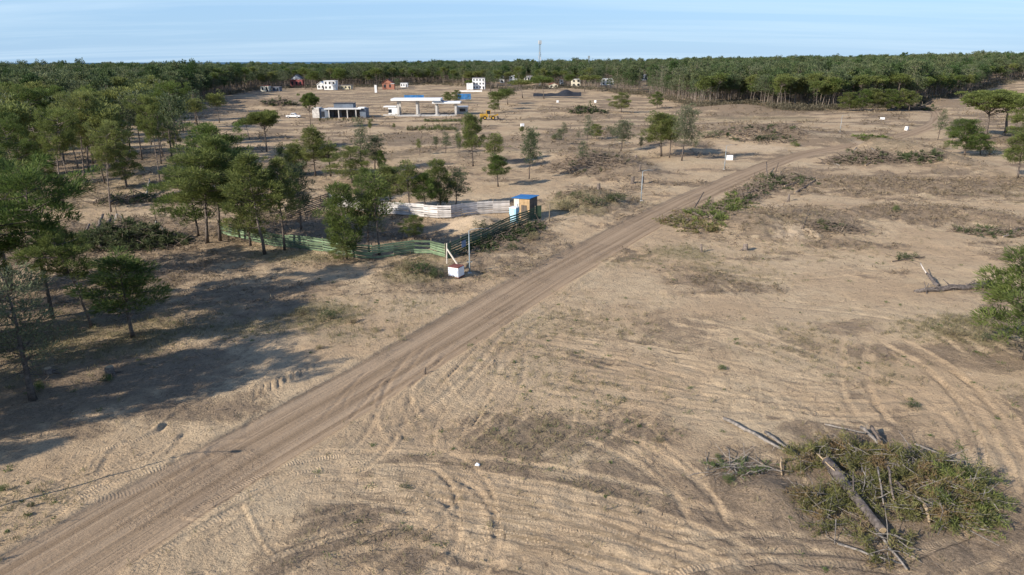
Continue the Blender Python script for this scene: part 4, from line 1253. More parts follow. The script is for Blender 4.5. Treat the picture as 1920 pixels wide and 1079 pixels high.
panel('solid dark green panel at the front corner of the enclosure', 841, 486, 0.75, 1.75, math.radians(40), M_GREEN_SHADE)
panel('solid dark green panel behind the blue-roofed shed', 1009, 411, 0.9, 1.8, math.radians(20), M_GREEN_SHADE)
p = gp(868, 474); r = thing('notice_board', 'small blue-grey notice board hung on the dark green fence', 'sign', p + np.array([0.12, -0.12, 1.05]), math.radians(62))
part('board', plain('notice_grey_blue', (0.22, 0.27, 0.36), .2, 3.0), r, [((0, 0, 0), (0.85, 0.03, 0.75))]); part('frame', M_DARK, r, [((0, 0.02, 0.39), (0.91, 0.05, 0.03)), ((0, 0.02, -0.39), (0.91, 0.05, 0.03))])

# shed and toilet
p = gp(978, 412); RZ = math.radians(-28)
r = thing('shed', 'small wooden shed with bright blue sheet roof at the enclosure corner', 'shed', p, RZ)
part('wall', M_PLY, r, [((0, 1.1, 1.35), (2.3, 2.2, 2.9))])
part('boarding', M_PALEPLY, r, [((-0.72, -0.02, 1.4), (0.75, 0.05, 2.7))])
part('shaded_side_wall', M_BROWNB, r, [((1.18, 1.1, 1.35), (0.05, 2.24, 2.9))])  # dark sheet over the plywood: shade of the right side put in colour
part('roof', M_BLUE, r, [((0, 1.1, 2.88), (2.75, 2.7, 0.07), 0, 0.04)])
part('door', M_BROWNB, r, [((0.35, -0.02, 1.0), (0.8, 0.04, 1.9))])
p = gp(961, 419); r = thing('portable_toilet', 'pale blue portable toilet in front of the wooden shed', 'toilet', p, RZ)
part('cabin', M_CYAN, r, [((0, 0.5, .97), (.95, .95, 1.94))]); part('door', plain('toilet_door', (0.42, 0.62, 0.70), .1, 2.0, .5, 0), r, [((0, 0.0, .95), (0.65, 0.06, 1.7))])
part('roof', M_WHITE, r, [((0, 0.5, 1.99), (1.0, 1.0, 0.1))]); part('vent', M_STEEL, r, [((0.3, 0.8, 2.2), (0.1, 0.1, 0.4))])

# box sign with timber prop
p = gp(850, 521); r = thing('box_sign', 'white printed cube sign on the sand in front of the enclosure corner', 'sign', p, math.radians(-28))
part('body', M_WHITE, r, [((0, 0.55, 0.52), (1.15, 1.1, 1.0))]); part('print', M_PRINT, r, [((0, -0.012, 0.55), (1.08, 0.02, 0.8))])
part('side_print', M_WHITE, r, [((0.585, 0.55, 0.55), (0.02, 1.02, 0.86))]); part('base', M_TILE, r, [((0, 0.55, 0.05), (1.22, 1.16, 0.1))])
part('top', plain('rusty_red_lid', (0.20, 0.075, 0.06), .4, 3.0), r, [((0, 0.55, 1.045), (1.16, 1.12, 0.06))])
p = gp(838, 497); r = thing('timber_prop', 'leaning timber prop behind the white cube sign', 'prop', p)
bar('post', M_PALEPLY, p + np.array([0, 0, 0]), p + np.array([0.05, 0.1, 2.3]), .08, .08, r, p); bar('brace', M_PALEPLY, p + np.array([0.05, 0.1, 1.7]), gp(861, 506) + np.array([0, 0, 0.25]), .09, .14, r, p)
bar('brace', M_POST, p + np.array([0.05, 0.1, 1.3]), p + np.array([-.35, .1, 0]), .06, .06, r, p)


# lamp posts
def lamp_post(p, h, label, arm=1.6):
    r = thing('lamp_post', label, 'lamp post', p, 0, 'thin lamp posts along the dirt road')
    mb = MB(); mb.tube([(0, 0, -.3), (0, 0, 1.2), (0, 0, h)], [.075, .065, .04], 8); mb.obj('pole', M_STEEL, r, True)
    mb = MB(); mb.tube([(0, 0, h - .05), (.25, 0, h + .12), (.8, 0, h + .2), (arm, 0, h + .2)], [.032, .03, .028, .026], 6); mb.obj('arm', M_STEEL, r, True)
    part('lamp_head', M_DARK, r, [((arm + .2, 0, h + .2), (.5, .2, .09))])
    part('crossbar', M_STEEL, r, [((0, 0, h * .27), (.55, .05, .06))]); part('base', M_CONC, r, [((0, 0, .05), (.4, .4, .14))])


lamp_post(gp(881, 513), 4.4, 'grey lamp post beside the white cube sign'); lamp_post(gp(1202, 377), 4.4, 'grey lamp post left of the road next to the stumps')
lamp_post(gp(1358, 318), 4.4, 'grey lamp post by the white box at the mid-field pines'); lamp_post(gp(1575, 247), 4.4, 'farthest lamp post near the end of the road')
lamp_post((-25.9, 26.4, Hs(-25.9, 26.4)), 5.0, 'lamp post left of the frame that throws the thin shadow over the road')
p = gp(1030, 417); mb = MB(); mb.tube([(0, 0, -.3), (0.02, 0, 1.2), (0.0, 0.02, 2.4)], [.08, .075, .07], 8)
o = mb.obj('wooden_post', M_POST, None, True); o.location = tuple(p); tag(o, 'single upright wooden post right of the shed', 'post')


def tripod(u, v, h, label):
    p = gp(u, v); r = thing('timber_tripod', label, 'tripod', p)
    mb = MB(); mb.tube([(0, 0, 0), (-.05, 0, h)], [.07, .06], 6); mb.obj('pole', M_POST, r)
    for a in (0.4, 2.4, 4.5):
        mb = MB(); mb.tube([(math.cos(a) * .9, math.sin(a) * .9, -.05), (-.02, 0, h * .5)], [.05, .045], 5); mb.obj('leg', M_PALEPLY, r)


tripod(297, 440, 3.4, 'timber tripod with a pole on bare ground left of the pine clump'); tripod(222, 416, 2.2, 'smaller timber tripod behind the dark branch pile')

# ------------------------------------------------------------------ felled wood, piles, stumps
def fronds(mb, sb, P, D, Lf, nb, bl, bw):
    """cut pine branches: a stick with needles along it"""
    n = len(P)
    D = D / (np.linalg.norm(D, axis=1)[:, None] + 1e-9)
    E = P + D * Lf[:, None]
    sb.sticks(P, E, .022, .008, 3)
    i = np.repeat(np.arange(n), nb); t = rng.uniform(.12, 1.05, len(i))
    c = P[i] + D[i] * (Lf[i] * t)[:, None] + rng.normal(size=(len(i), 3)) * .07
    d = D[i] * .7 + rng.normal(size=(len(i), 3)) * .75 + np.array([0, 0, .25])
    tn = np.repeat(rng.uniform(0, 1, n), nb) * .7 + rng.uniform(0, .3, len(i))
    mb.blades(c, d, bl * rng.uniform(.6, 1.3, len(i)), bw, tn)


def brush_pile(label, u, v, rx, ry, h, nfr, nst, logs=(), mat=None, turn=0.0, bl=.26, bw=.028, nb=46, fl=1.1, sub=None, stick_mat=None, smin=.5, smax=1.9, seed=0):
    global rng
    rng = np.random.default_rng(1000 + seed + int(u))
    p = gp(u, v); r = thing('brush_pile', label, 'brush pile', p)
    mb = MB(); sb = MB()

    def scatter(n, edge=1.0):
        a = rng.uniform(0, 6.28, n); q = np.sqrt(rng.uniform(0, 1, n)) * edge
        lx = np.cos(a) * q * rx; ly = np.sin(a) * q * ry
        if sub:
            k = rng.choice(len(sub), n, p=np.array([s_[4] for s_ in sub]) / sum(s_[4] for s_ in sub))
            S = np.array([(*gp(s_[0], s_[1])[:2], s_[2], s_[3], 0) for s_ in sub])
            X = S[k, 0] + np.cos(a) * q * S[k, 2]; Y = S[k, 1] + np.sin(a) * q * S[k, 3]
        else:
            c, s_ = math.cos(turn), math.sin(turn)
            X = p[0] + lx * c - ly * s_; Y = p[1] + lx * s_ + ly * c
        top = h * (1 - q ** 2) * (0.5 + 0.9 * fbm(X / 1.3, Y / 1.3, 33 + seed, 2))
        return np.stack([X, Y, H(X, Y)], -1) - p, np.maximum(top, .05), a
    if nfr:
        P, top, a = scatter(nfr)
        P[:, 2] += top * rng.uniform(.25, 1.0, nfr)
        D = np.stack([np.cos(a), np.sin(a), np.zeros(nfr)], -1) * .6 + rng.normal(size=(nfr, 3)) * np.array([.8, .8, .22])
        fronds(mb, sb, P, D, fl * rng.uniform(.5, 1.3, nfr), nb, bl, bw)
        o = mb.obj('needle_foliage', mat or M_PILE, r); o['kind'] = 'stuff'
    if nst:
        P, top, a = scatter(nst, 1.15)
        P[:, 2] += top * rng.uniform(.1, 1.05, nst) + .04
        D = rng.normal(size=(nst, 3)) * np.array([1, 1, .28]); D /= np.linalg.norm(D, axis=1)[:, None]
        l = rng.uniform(smin, smax, nst); rad = rng.uniform(.012, .036, nst) * max(1.0, p[1] / 55.0)
        m = P + D * (l * .5)[:, None] + rng.normal(size=(nst, 3)) * .08
        sb.sticks(P, m, rad, rad * .75, 4); sb.sticks(m, P + D * l[:, None] + rng.normal(size=(nst, 3)) * .14, rad * .75, rad * .4, 4)
    o = sb.obj('branch_tangle', stick_mat or M_GREYWOOD, r); o['kind'] = 'stuff'
    for lg in logs:
        u0, v0, u1, v1, rad, l0, l1 = lg[:7]; lm_ = lg[7] if len(lg) > 7 else M_BARK
        A = gp(u0, v0) - p; B = gp(u1, v1) - p
        A[2] += l0; B[2] += l1
        log(r, A, B, rad, lm_)
    return r


def log(parent, A, B, rad, mat=None, stubs=5, name='log', cut=True):
    mb = MB(); n = 7
    t = np.linspace(0, 1, n)[:, None]
    pts = A + (B - A) * t + rng.normal(size=(n, 3)) * rad * .22
    mb.tube(pts, rad * (1.05 - .35 * t[:, 0]) * rng.uniform(.93, 1.07, n), 9)
    q = rng.integers(1, n - 1, stubs); e = rng.normal(size=(stubs, 3)); e /= np.linalg.norm(e, axis=1)[:, None]
    mb.sticks(pts[q], pts[q] + e * rad * rng.uniform(1.8, 4.5, stubs)[:, None], rad * .22, rad * .08, 4)
    o = mb.obj(name, mat or M_BARK, parent, True)
    if not cut:
        return o
    c = MB(); d = (B - A) / np.linalg.norm(B - A)
    for P_, s_, k in ((pts[0], -1, 1.02), (pts[-1], 1, .68)):
        c.tube([P_ + d * s_ * .004, P_ + d * s_ * .02], [rad * k * .93, rad * k * .93], 9)
    c.obj('cut_face', M_CUT, o)
    return o


brush_pile('large pile of felled pine branches and logs in the lower right foreground', 1660, 905, 4.2, 3.0, .75, 470, 330,
           [(1546, 882, 1652, 1006, .27, .55, .22, M_OLDLOG), (1357, 787, 1472, 856, .10, .10, .30, M_GREYWOOD), (1434, 813, 1486, 856, .085, .10, .25, M_GREYWOOD),
            (1712, 856, 1812, 878, .055, .75, .25, M_GREYWOOD), (1612, 815, 1646, 842, .10, .5, .35, M_GREYWOOD), (1632, 815, 1652, 842, .10, .5, .35),
            (1545, 808, 1620, 830, .05, .4, .6, M_GREYWOOD), (1732, 955, 1742, 985, .09, .3, .2, M_CUT), (1640, 905, 1655, 955, .045, .9, .3, M_GREYWOOD),
            (1660, 905, 1672, 950, .06, .9, .4), (1676, 922, 1690, 938, .08, .6, .6), (1530, 870, 1560, 905, .04, .6, .7, M_CUT), (1463, 868, 1465, 892, .05, .3, .05, M_CUT),
            (1570, 1025, 1690, 1062, .05, .15, .1, M_GREYWOOD), (1640, 1000, 1700, 1072, .06, .2, .1, M_GREYWOOD)],
           sub=[(1590, 862, 2.2, 1.0, 3.0), (1700, 880, 2.4, 1.2, 3.6), (1790, 925, 1.5, 1.0, 2.2), (1640, 930, 1.9, 1.0, 2.4), (1760, 965, 1.4, .8, 1.3), (1545, 945, .9, .8, 1.0),
                (1508, 868, .8, .5, .8), (1660, 1030, .9, .7, .55), (1560, 985, .5, .4, .3)], nb=80, bl=.24, bw=.018, fl=1.35)
brush_pile('dark green pine fronds spreading at the right end of the foreground pile', 1815, 940, 1.6, 1.0, .6, 70, 30, (), M_NEEDLE, .0, .24, .018, 130, 1.5, seed=31,
           sub=[(1815, 915, .9, .6, 1.0), (1830, 950, .7, .6, 1.2), (1790, 965, .8, .5, 1.0)])
brush_pile('deep green cut branches heaped beside the road at mid distance', 1340, 395, 4.6, 2.6, 1.0, 110, 520, [(1300, 400, 1318, 376, .09, .5, 1.2), (1285, 398, 1312, 412, .11, .4, .5), (1330, 415, 1360, 405, .08, .5, .6)],
           M_NEEDLE, .55, .42, .05, 60, 1.5, stick_mat=M_TWIG, sub=[(1318, 405, 2.4, 3.0, 1.0), (1342, 398, 2.4, 3.5, 1.4), (1366, 388, 2.4, 3.2, 1.2), (1384, 380, 1.6, 2.4, .6), (1330, 418, 2.0, 2.0, .5)])
brush_pile('olive scatter of branches at the near end of the roadside heap', 1285, 418, 3.4, 1.3, .5, 110, 200, [(1256, 411, 1290, 417, .06, .2, .3, M_GREYWOOD)], M_PILE, .2, .36, .04, 40, 1.1, stick_mat=M_TWIG, seed=2, sub=[(1265, 415, 1.6, 2.2, 1), (1290, 420, 2.2, 2.4, 1), (1312, 432, 2.0, 1.8, 1), (1290, 400, 1.6, 2.0, .7)])
brush_pile('grey-brown branch heap between road and field, behind the deep green one', 1402, 368, 3.6, 1.8, 1.0, 26, 560, [(1380, 375, 1420, 365, .10, .6, .7), (1398, 365, 1432, 355, .09, .5, .6)], M_SHRUB, .6, .40, .05, 46, 1.3, stick_mat=M_TWIG, seed=3, sub=[(1388, 375, 2.2, 3.0, 1), (1406, 366, 2.6, 3.6, 1), (1424, 356, 2.2, 3.0, 1)])
brush_pile('tall heap of limbs with green tops and long dragged logs on the field edge', 1468, 342, 4.2, 2.4, 1.3, 60, 620, [(1440, 352, 1436, 316, .10, .1, 1.2), (1490, 364, 1530, 340, .16, .1, .2), (1470, 354, 1500, 344, .12, .4, .3), (1495, 347, 1528, 337, .12, .2, .3), (1448, 345, 1458, 318, .07, .4, 1.2)], M_SHRUB, .4, .44, .055, 50, 1.5, stick_mat=M_TWIG, seed=4, sub=[(1445, 350, 2.6, 3.2, 1), (1464, 340, 3.0, 4.0, 1.5), (1485, 336, 2.4, 3.4, 1), (1500, 348, 2.6, 2.4, .5)])
brush_pile('brown brush heap with pale logs in front of the sand mound', 1620, 300, 7.5, 3.2, 1.9, 36, 760, [(1585, 305, 1605, 288, .16, .2, 1.2, M_GREYWOOD), (1560, 307, 1575, 312, .12, .1, .1, M_GREYWOOD), (1632, 287, 1650, 293, .12, .9, .7, M_GREYWOOD), (1622, 312, 1642, 304, .12, .2, .4)], M_SHRUB, .05, .5, .06, 40, 1.6, stick_mat=M_TWIG, smin=.8, smax=3.2, seed=5)
brush_pile('green-topped brush at the right end of the sand mound', 1725, 300, 4.0, 3.0, 1.6, 60, 300, (), M_SHRUB, .0, .5, .06, 46, 1.6, stick_mat=M_TWIG, smin=.8, smax=2.6, seed=6)
brush_pile('dark green branches dropped behind the sand mound by the road', 1635, 262, 5.0, 2.2, 1.0, 70, 120, (), M_NEEDLE, .25, .55, .07, 46, 1.6, stick_mat=M_TWIG, seed=7)
brush_pile('twiggy brown root heap on the near dune of the right field', 1560, 428, 3.6, 1.8, .8, 8, 460, [(1505, 432, 1515, 400, .05, .1, .4), (1490, 415, 1502, 420, .06, .3, .2)], M_SHRUB, .0, .36, .04, 36, 1.0, stick_mat=M_TWIG, seed=8)
brush_pile('low brush and red-brown log at the right edge of the field', 1860, 438, 4.2, 1.4, .6, 36, 260, [(1895, 436, 1935, 432, .22, .2, .3), (1880, 446, 1902, 440, .07, .1, .3, M_GREYWOOD)], M_SHRUB, -.1, .36, .04, 40, 1.2, stick_mat=M_TWIG, seed=9)
brush_pile('big dark pile of roots and branches under the left pines', 235, 452, 6.4, 2.4, 2.0, 330, 520, [(180, 448, 196, 425, .22, .5, 1.5), (200, 440, 215, 428, .2, .9, 1.6), (150, 462, 172, 440, .15, .3, 1.3), (190, 470, 195, 440, .16, .4, 1.4), (130, 470, 150, 468, .10, .2, .2, M_CUT)], M_SHRUB, .0, .42, .05, 54, 1.5, stick_mat=M_TWIG, smin=.8, smax=2.6, seed=10)
brush_pile('brown branch heap behind the tripod in the left woodland', 245, 378, 5.0, 2.0, 1.3, 50, 420, [(275, 372, 283, 352, .18, .1, 1.4, M_GREYWOOD), (205, 385, 240, 375, .14, .4, .6)], M_SHRUB, .0, .42, .05, 40, 1.4, stick_mat=M_TWIG, smin=.8, smax=2.6, seed=11)
brush_pile('brown heap of uprooted scrub in the centre clearing', 1110, 306, 7.0, 7.0, 1.2, 20, 700, [(1120, 302, 1135, 297, .12, .9, .9), (1080, 308, 1100, 302, .12, .6, .9)], M_SHRUB, .2, .46, .05, 36, 1.3, stick_mat=M_TWIG, smin=.8, smax=2.6, seed=12)
brush_pile('round brush heap far out in front of the black netting', 1100, 211, 7.0, 3.4, 2.4, 70, 360, (), M_SHRUB, .0, .9, .14, 30, 2.4, stick_mat=M_TWIG, smin=1.5, smax=4.5, seed=13)
brush_pile('dark uprooted trunks heaped on the slope at the far left', 525, 196, 7.0, 3.0, 2.0, 60, 240, (), M_SHRUB, .0, .9, .12, 30, 2.0, stick_mat=M_TWIG, smin=1.5, smax=5.0, seed=14)
brush_pile('olive brush heap in front of the right forest edge', 1715, 206, 10.0, 3.2, 2.2, 50, 360, (), M_SHRUB, .0, .9, .14, 30, 2.2, stick_mat=M_TWIG, smin=1.5, smax=4.5, seed=15)
brush_pile('grey heap of scrub on the ridge left of the far road', 1425, 252, 10.0, 9.0, 1.2, 24, 620, (), M_SHRUB, .0, .7, .09, 30, 1.6, stick_mat=M_TWIG, smin=1.0, smax=3.0, seed=16)
brush_pile('twiggy scrub spread over the shaded bank below the dark green fence', 950, 447, 8.5, 1.6, .7, 110, 420, (), M_SHRUB, 1.0, .4, .045, 36, 1.0, stick_mat=M_TWIG, seed=17)
brush_pile('small broken branch with grey needles on the right field', 1705, 486, 1.1, .5, .45, 16, 26, [(1672, 492, 1732, 484, .05, .08, .12)], M_SHRUB, .0, .26, .028, 40, .8, stick_mat=M_TWIG, seed=18)
brush_pile('small dark twig clump left of the sandy mound by the big pile', 1380, 880, 1.5, .8, .25, 24, 60, (), M_WEED, .0, .18, .018, 40, .6, seed=19)

# fallen trunk on the right
p = gp(1770, 545); rng = np.random.default_rng(77)
r = thing('fallen_tree', 'grey fallen trunk with broken fork lying on the sand at right', 'fallen tree', p)
A = gp(1850, 541) - p; B = gp(1716, 549) - p; A[2] += .3; B[2] += .2
log(r, A, B, .30, M_OLDLOG, 16, 'trunk', False)
A = gp(1758, 543) - p; B = gp(1735, 527) - p; A[2] += .35; B[2] += .75
log(r, A, B, .17, M_OLDLOG, 8, 'fork', False)
A = gp(1738, 528) - p; B = gp(1722, 512) - p; A[2] += .6; B[2] += 1.0
log(r, A, B, .06, M_PALEPLY, 1, 'splinter', False)
mb = MB(); k = 46; q = rng.uniform(0, 1, k)[:, None]; S_ = (gp(1716, 549) - p) * q + (gp(1790, 545) - p) * (1 - q); S_[:, 2] += .3
mb.sticks(S_, S_ + rng.normal(size=(k, 3)) * np.array([.45, .35, .35]), .025, .008, 4); mb.obj('dead_branches', M_GREYWOOD, r)


def stump(u, v, h, rad, label, tilt=0.0):
    p = gp(u, v); mb = MB()
    mb.tube([(0, 0, -.2), (0, 0, .12), (tilt * h, 0, h)], [rad * 1.35, rad, rad * .9], 9)
    r = thing('tree_stump', label, 'stump', p); mb.obj('trunk', M_BARK, r, True)
    c = MB(); c.tube([(tilt * h, 0, h + .003), (tilt * h, 0, h + .02)], [rad * .84, rad * .84], 9); c.obj('cut_face', M_CUT, r)
    m2 = MB(); a = rng.uniform(0, 6.28, 5)
    m2.sticks(np.stack([np.cos(a) * rad * .5, np.sin(a) * rad * .5, a * 0 + .12], -1), np.stack([np.cos(a) * rad * 3, np.sin(a) * rad * 3, a * 0 - .05], -1), rad * .35, rad * .1, 5)
    m2.obj('roots', M_BARK, r)


stump(1315, 473, .95, .13, 'thin leaning stump left of the pair on the dune slope', -.1); stump(1397, 470, .8, .28, 'thick stump right of the thin leaning one')
stump(1186, 345, 1.3, .32, 'left one of the pale stumps by the roadside lamp post'); stump(1204, 346, 1.4, .3, 'right one of the pale stumps by the roadside lamp post')
stump(1200, 322, 1.2, .2, 'dark stump on the bank above the pale stumps'); stump(1122, 358, 1.2, .3, 'square-looking stump on the grassy mound')
stump(1192, 300, 1.0, .2, 'small stump at the upper end of the debris mound'); stump(1478, 378, 1.1, .18, 'upright stump beside the dragged logs')
stump(207, 702, .55, .3, 'dark low stump in the shade of the left pines'); stump(92, 700, .35, .25, 'flat stump under the leaning grey pine')
stump(1088, 290, 1.4, .15, 'slim broken stump at the back of the debris mound'); stump(797, 700, .45, .05, 'tiny dark upright stick beside the road', .15)


# shrubs
def shrub_proto(seed, mat, n=420, L_=.16, W_=.022, h=1.0):
    global rng
    rng = np.random.default_rng(seed)
    mb = MB(); sb = MB()
    k = 14; a = rng.uniform(0, 6.28, k); rr = rng.uniform(.1, .8, k)
    C = np.stack([np.cos(a) * rr, np.sin(a) * rr, rng.uniform(.25, .95, k) * h * (1 - .4 * rr)], -1)
    sb.sticks(np.zeros((k, 3)) + rng.normal(size=(k, 3)) * .04, C, .03, .01, 4)
    i = rng.integers(0, k, n); dv = rng.normal(size=(n, 3)); dv /= np.linalg.norm(dv, axis=1)[:, None]
    pos = C[i] + dv * rng.uniform(.05, .36, n)[:, None]; pos[:, 2] = np.maximum(pos[:, 2], .02)
    mb.blades(pos, dv + np.array([0, 0, .6]), L_ * rng.uniform(.6, 1.4, n), W_, rng.uniform(0, 1, k)[i] * .6 + rng.uniform(0, .4, n))
    return mb.mesh('shrub_leaves', mat), sb.mesh('shrub_stems', M_TWIG)


SH = [shrub_proto(201, M_SHRUB, 900), shrub_proto(202, M_NEEDLE, 900), shrub_proto(203, M_DRY, 700), shrub_proto(204, M_WEED, 800), shrub_proto(205, M_SHRUB, 500)]


def shrub(u, v, wpx, hpx, k, label, group='shrubs and bushes of the cleared land'):
    p = gp(u, v); r = thing('shrub', label, 'shrub', p, random.uniform(0, 6.28), group); m = mpp(p)
    w = wpx * m / 2.2; r.scale = (w, w, max(.25, hpx * m / 1.15))
    link('leaves', SH[k][0], r); link('stems', SH[k][1], r)


for a in [(790, 512, 70, 22, 4, 'wide dry shrub on the grassy mound before the enclosure'), (815, 520, 40, 20, 0, 'grey-green shrub left of the white cube sign'), (765, 505, 40, 16, 2, 'straw-coloured bush on the left of the grassy mound'),
          (620, 598, 50, 20, 4, 'dry grey bush at the end of the tree shadows'), (660, 606, 28, 14, 2, 'small straw bush where the tree shadow meets the road'), (570, 590, 50, 16, 2, 'straw bush between two tree shadows'),
          (1060, 392, 60, 18, 2, 'pale green grass bush right of the shed'), (1110, 385, 60, 20, 4, 'grey scrub on the mound right of the shed'), (1150, 378, 50, 18, 0, 'dull green scrub at the right end of that mound'),
          (1080, 372, 30, 16, 4, 'low scrub on top of the mound right of the shed'), (1048, 372, 16, 16, 4, 'purple-grey little bush behind the shed'), (1540, 425, 30, 14, 1, 'green sprout on the near dune'),
          (1680, 398, 18, 14, 3, 'small green sprout on the far side of the field'), (1820, 250, 50, 20, 0, 'bush in the shade of the umbrella pines'), (1855, 292, 40, 22, 4, 'grey bush at the foot of the umbrella pine'),
          (1770, 280, 30, 10, 2, 'yellowish low bush left of the light green pine'), (1365, 905, 34, 12, 3, 'green plant left of the earth mound'), (1345, 860, 18, 10, 3, 'tiny green plant above the earth mound'),
          (1235, 828, 26, 10, 2, 'small dry weed in the middle foreground'), (760, 918, 34, 12, 4, 'dark weed clump between the crawler tracks'), (10, 920, 26, 14, 3, 'green weed at the left edge near the road'),
          (60, 950, 18, 10, 0, 'grey weed near the left edge by the road'), (1710, 765, 40, 16, 4, 'bare twiggy bush on the sand above the big pile'), (1352, 693, 24, 9, 3, 'little green weed on the litter patch'),
          (1790, 632, 70, 14, 2, 'flat straw-coloured bush before the large right pine'), (1850, 640, 40, 18, 4, 'twiggy bush under the large right pine'), (705, 622, 20, 8, 2, 'dry tuft on the road verge'),
          (600, 655, 20, 10, 2, 'dry tuft above the turning marks'), (200, 715, 30, 14, 3, 'green tuft by the dark low stump'), (75, 735, 24, 22, 3, 'green sapling at the foot of the leaning pine'),
          (900, 432, 40, 22, 4, 'dead shrub in the shade below the dark fence'), (1000, 452, 34, 18, 2, 'dry bush where the fence shadow ends'), (960, 470, 30, 16, 4, 'shaded shrub at the end of the bank'),
          (1430, 262, 60, 10, 0, 'olive scrub on the far sand ridge'), (1490, 275, 24, 10, 1, 'dark tuft below the far sand ridge'), (1330, 258, 60, 14, 4, 'brown scrub left on the far sand ridge'),
          (700, 300, 26, 14, 1, 'dark bush behind the round pine'), (560, 300, 40, 24, 1, 'dark bush in the hollow behind the enclosure'), (525, 290, 36, 22, 1, 'dark bush under the wind-bent pine'),
          (1215, 268, 30, 14, 0, 'green bush left of the mid-field pair'), (1300, 275, 30, 20, 4, 'brown bush right of the mid-field pair'), (1145, 250, 26, 16, 4, 'brown weed bush above the clearing'), (1040, 262, 26, 12, 0, 'low green bush in the middle clearing')]:
    shrub(*a)
hr = random.Random(8)
for i in range(26):
    shrub(765 + i * 3.6, 246 - hr.uniform(0, 3), 9, hr.uniform(6, 11), hr.choice([1, 0, 1, 3]), 'green bush in the planted row before the gate pavilion', 'planted row of bushes before the gate pavilion')
for i in range(17):
    shrub(797 + i * 4.2, 229, 8, hr.uniform(5, 7), hr.choice([3, 2, 3]), 'yellow-green clipped bush in the hedge below the pavilion', 'yellow-green hedge below the pavilion')
for i in range(14):
    shrub(600 + i * 7.5, 227 + hr.uniform(-1, 2), 9, hr.uniform(4, 8), hr.choice([0, 2, 4]), 'low scrubby plant before the low grey building', 'bed of plants before the low grey building')

# ------------------------------------------------------------------ buildings far back
def site(name, label, cat, u0, u1, vb, depth=8.0, rz=0.0):
    p = gp((u0 + u1) / 2, vb); m = mpp(p); w = (u1 - u0) * m
    r = thing(name, label, cat, p, rz)
    return r, w, m


def windows(r, xs, zs, w, h, y=-0.03):
    for x in xs:
        for z in zs:
            f = part('window', M_DARK, r, [((x, y, z), (w, .06, h))])
            part('pane', M_GLASS, f, [((x, y - .035, z), (w * .86, .02, h * .86))])


# low grey building
r, w, m = site('low_building', 'low flat-roofed grey building with white stone end wall', 'building', 586, 687, 222)
part('stone_wall', M_STONE, r, [((-w * .47 + .9, 2, 1.9), (2.6, 5, 3.9))])
part('wall', M_SLATE, r, [((-w * .3, 3, 1.7), (4.0, 6, 3.4)), ((w * .08, 5, 1.6), (w * .56, 3, 3.2)), ((w * .44, 3, 1.75), (w * .11, 6, 3.5))])
part('roof', M_CONC, r, [((w * .08, 2.6, 3.4), (w * .68, 7.2, .35))]); part('fascia', M_WHITE, r, [((w * .08, -1.05, 3.42), (w * .68, .1, .3)), ((w * .42, 1, 3.75), (2.4, 3, .4))])
part('upper_storey', M_SLATE, r, [((w * .05, 6, 4.3), (w * .36, 5, 1.6))]); part('upper_roof', M_DARK, r, [((w * .05, 6, 5.16), (w * .38, 5.4, .15))])
for x in (-.18, .0, .16, .32):
    part('pillar', M_CONC, r, [((w * x, -.6, 1.6), (.35, .35, 3.2))])
windows(r, [-w * .28, -w * .1, w * .05, w * .2, w * .33], [1.4], 1.7, 2.2, 3.44); windows(r, [-w * .3], [1.5], 1.2, 2.0, -.03)
part('door', M_DARK, r, [((w * .13, 3.42, 1.1), (1.2, .08, 2.2))])


def wheel(r, x, y, z, rad, wd, hub=M_WHITE):
    mb = MB(); mb.tube([(x, y - wd / 2, z), (x, y - wd * .4, z), (x, y + wd * .4, z), (x, y + wd / 2, z)], [rad * .88, rad, rad, rad * .88], 16)
    o = mb.obj('wheel', M_RUB, r); mb = MB(); mb.tube([(x, y - wd / 2 - .02, z), (x, y + wd / 2 + .02, z)], [rad * .5, rad * .5], 10); mb.obj('rim', hub, o)


# pickup
r, w, m = site('pickup_truck', 'white pickup truck parked left of the low grey building', 'truck', 537, 564, 221.5)
mb = MB(); prof = [(-2.6, .45), (2.6, .45), (2.6, .95), (1.3, 1.05), (-2.6, 1.05)]
def extrude(prof, y0, y1):
    n = len(prof); V = [(a, y0, b) for a, b in prof] + [(a, y1, b) for a, b in prof]
    F4 = np.array([(i, (i + 1) % n, n + (i + 1) % n, n + i) for i in range(n)])
    return V, [F4, np.array([tuple(range(n))[::-1]]), np.array([tuple(range(n, 2 * n))])]
mb.add(*extrude(prof, -.9, .9)); mb.obj('body', M_WHITE, r)
mb = MB(); mb.add(*extrude([(-.9, 1.05), (1.2, 1.05), (.6, 1.75), (-.7, 1.78)], -.82, .82)); mb.obj('cab', M_WHITE, r)
part('side_window', M_GLASS, r, [((-.35, -.84, 1.4), (.75, .03, .4)), ((.42, -.84, 1.38), (.55, .03, .36))]); part('windscreen', M_GLASS, r, [((.95, 0, 1.42), (.06, 1.4, .5), 0, -.7)])
part('cargo_bed', M_DARK, r, [((-1.75, 0, 1.07), (1.5, 1.5, .05))])
for x in (-1.65, 1.65):
    for y in (-.82, .82): wheel(r, x, y, .4, .4, .26)
for y in (-.65, .65): part('headlight', M_PLASTIC, r, [((2.61, y, .8), (.04, .3, .16))])

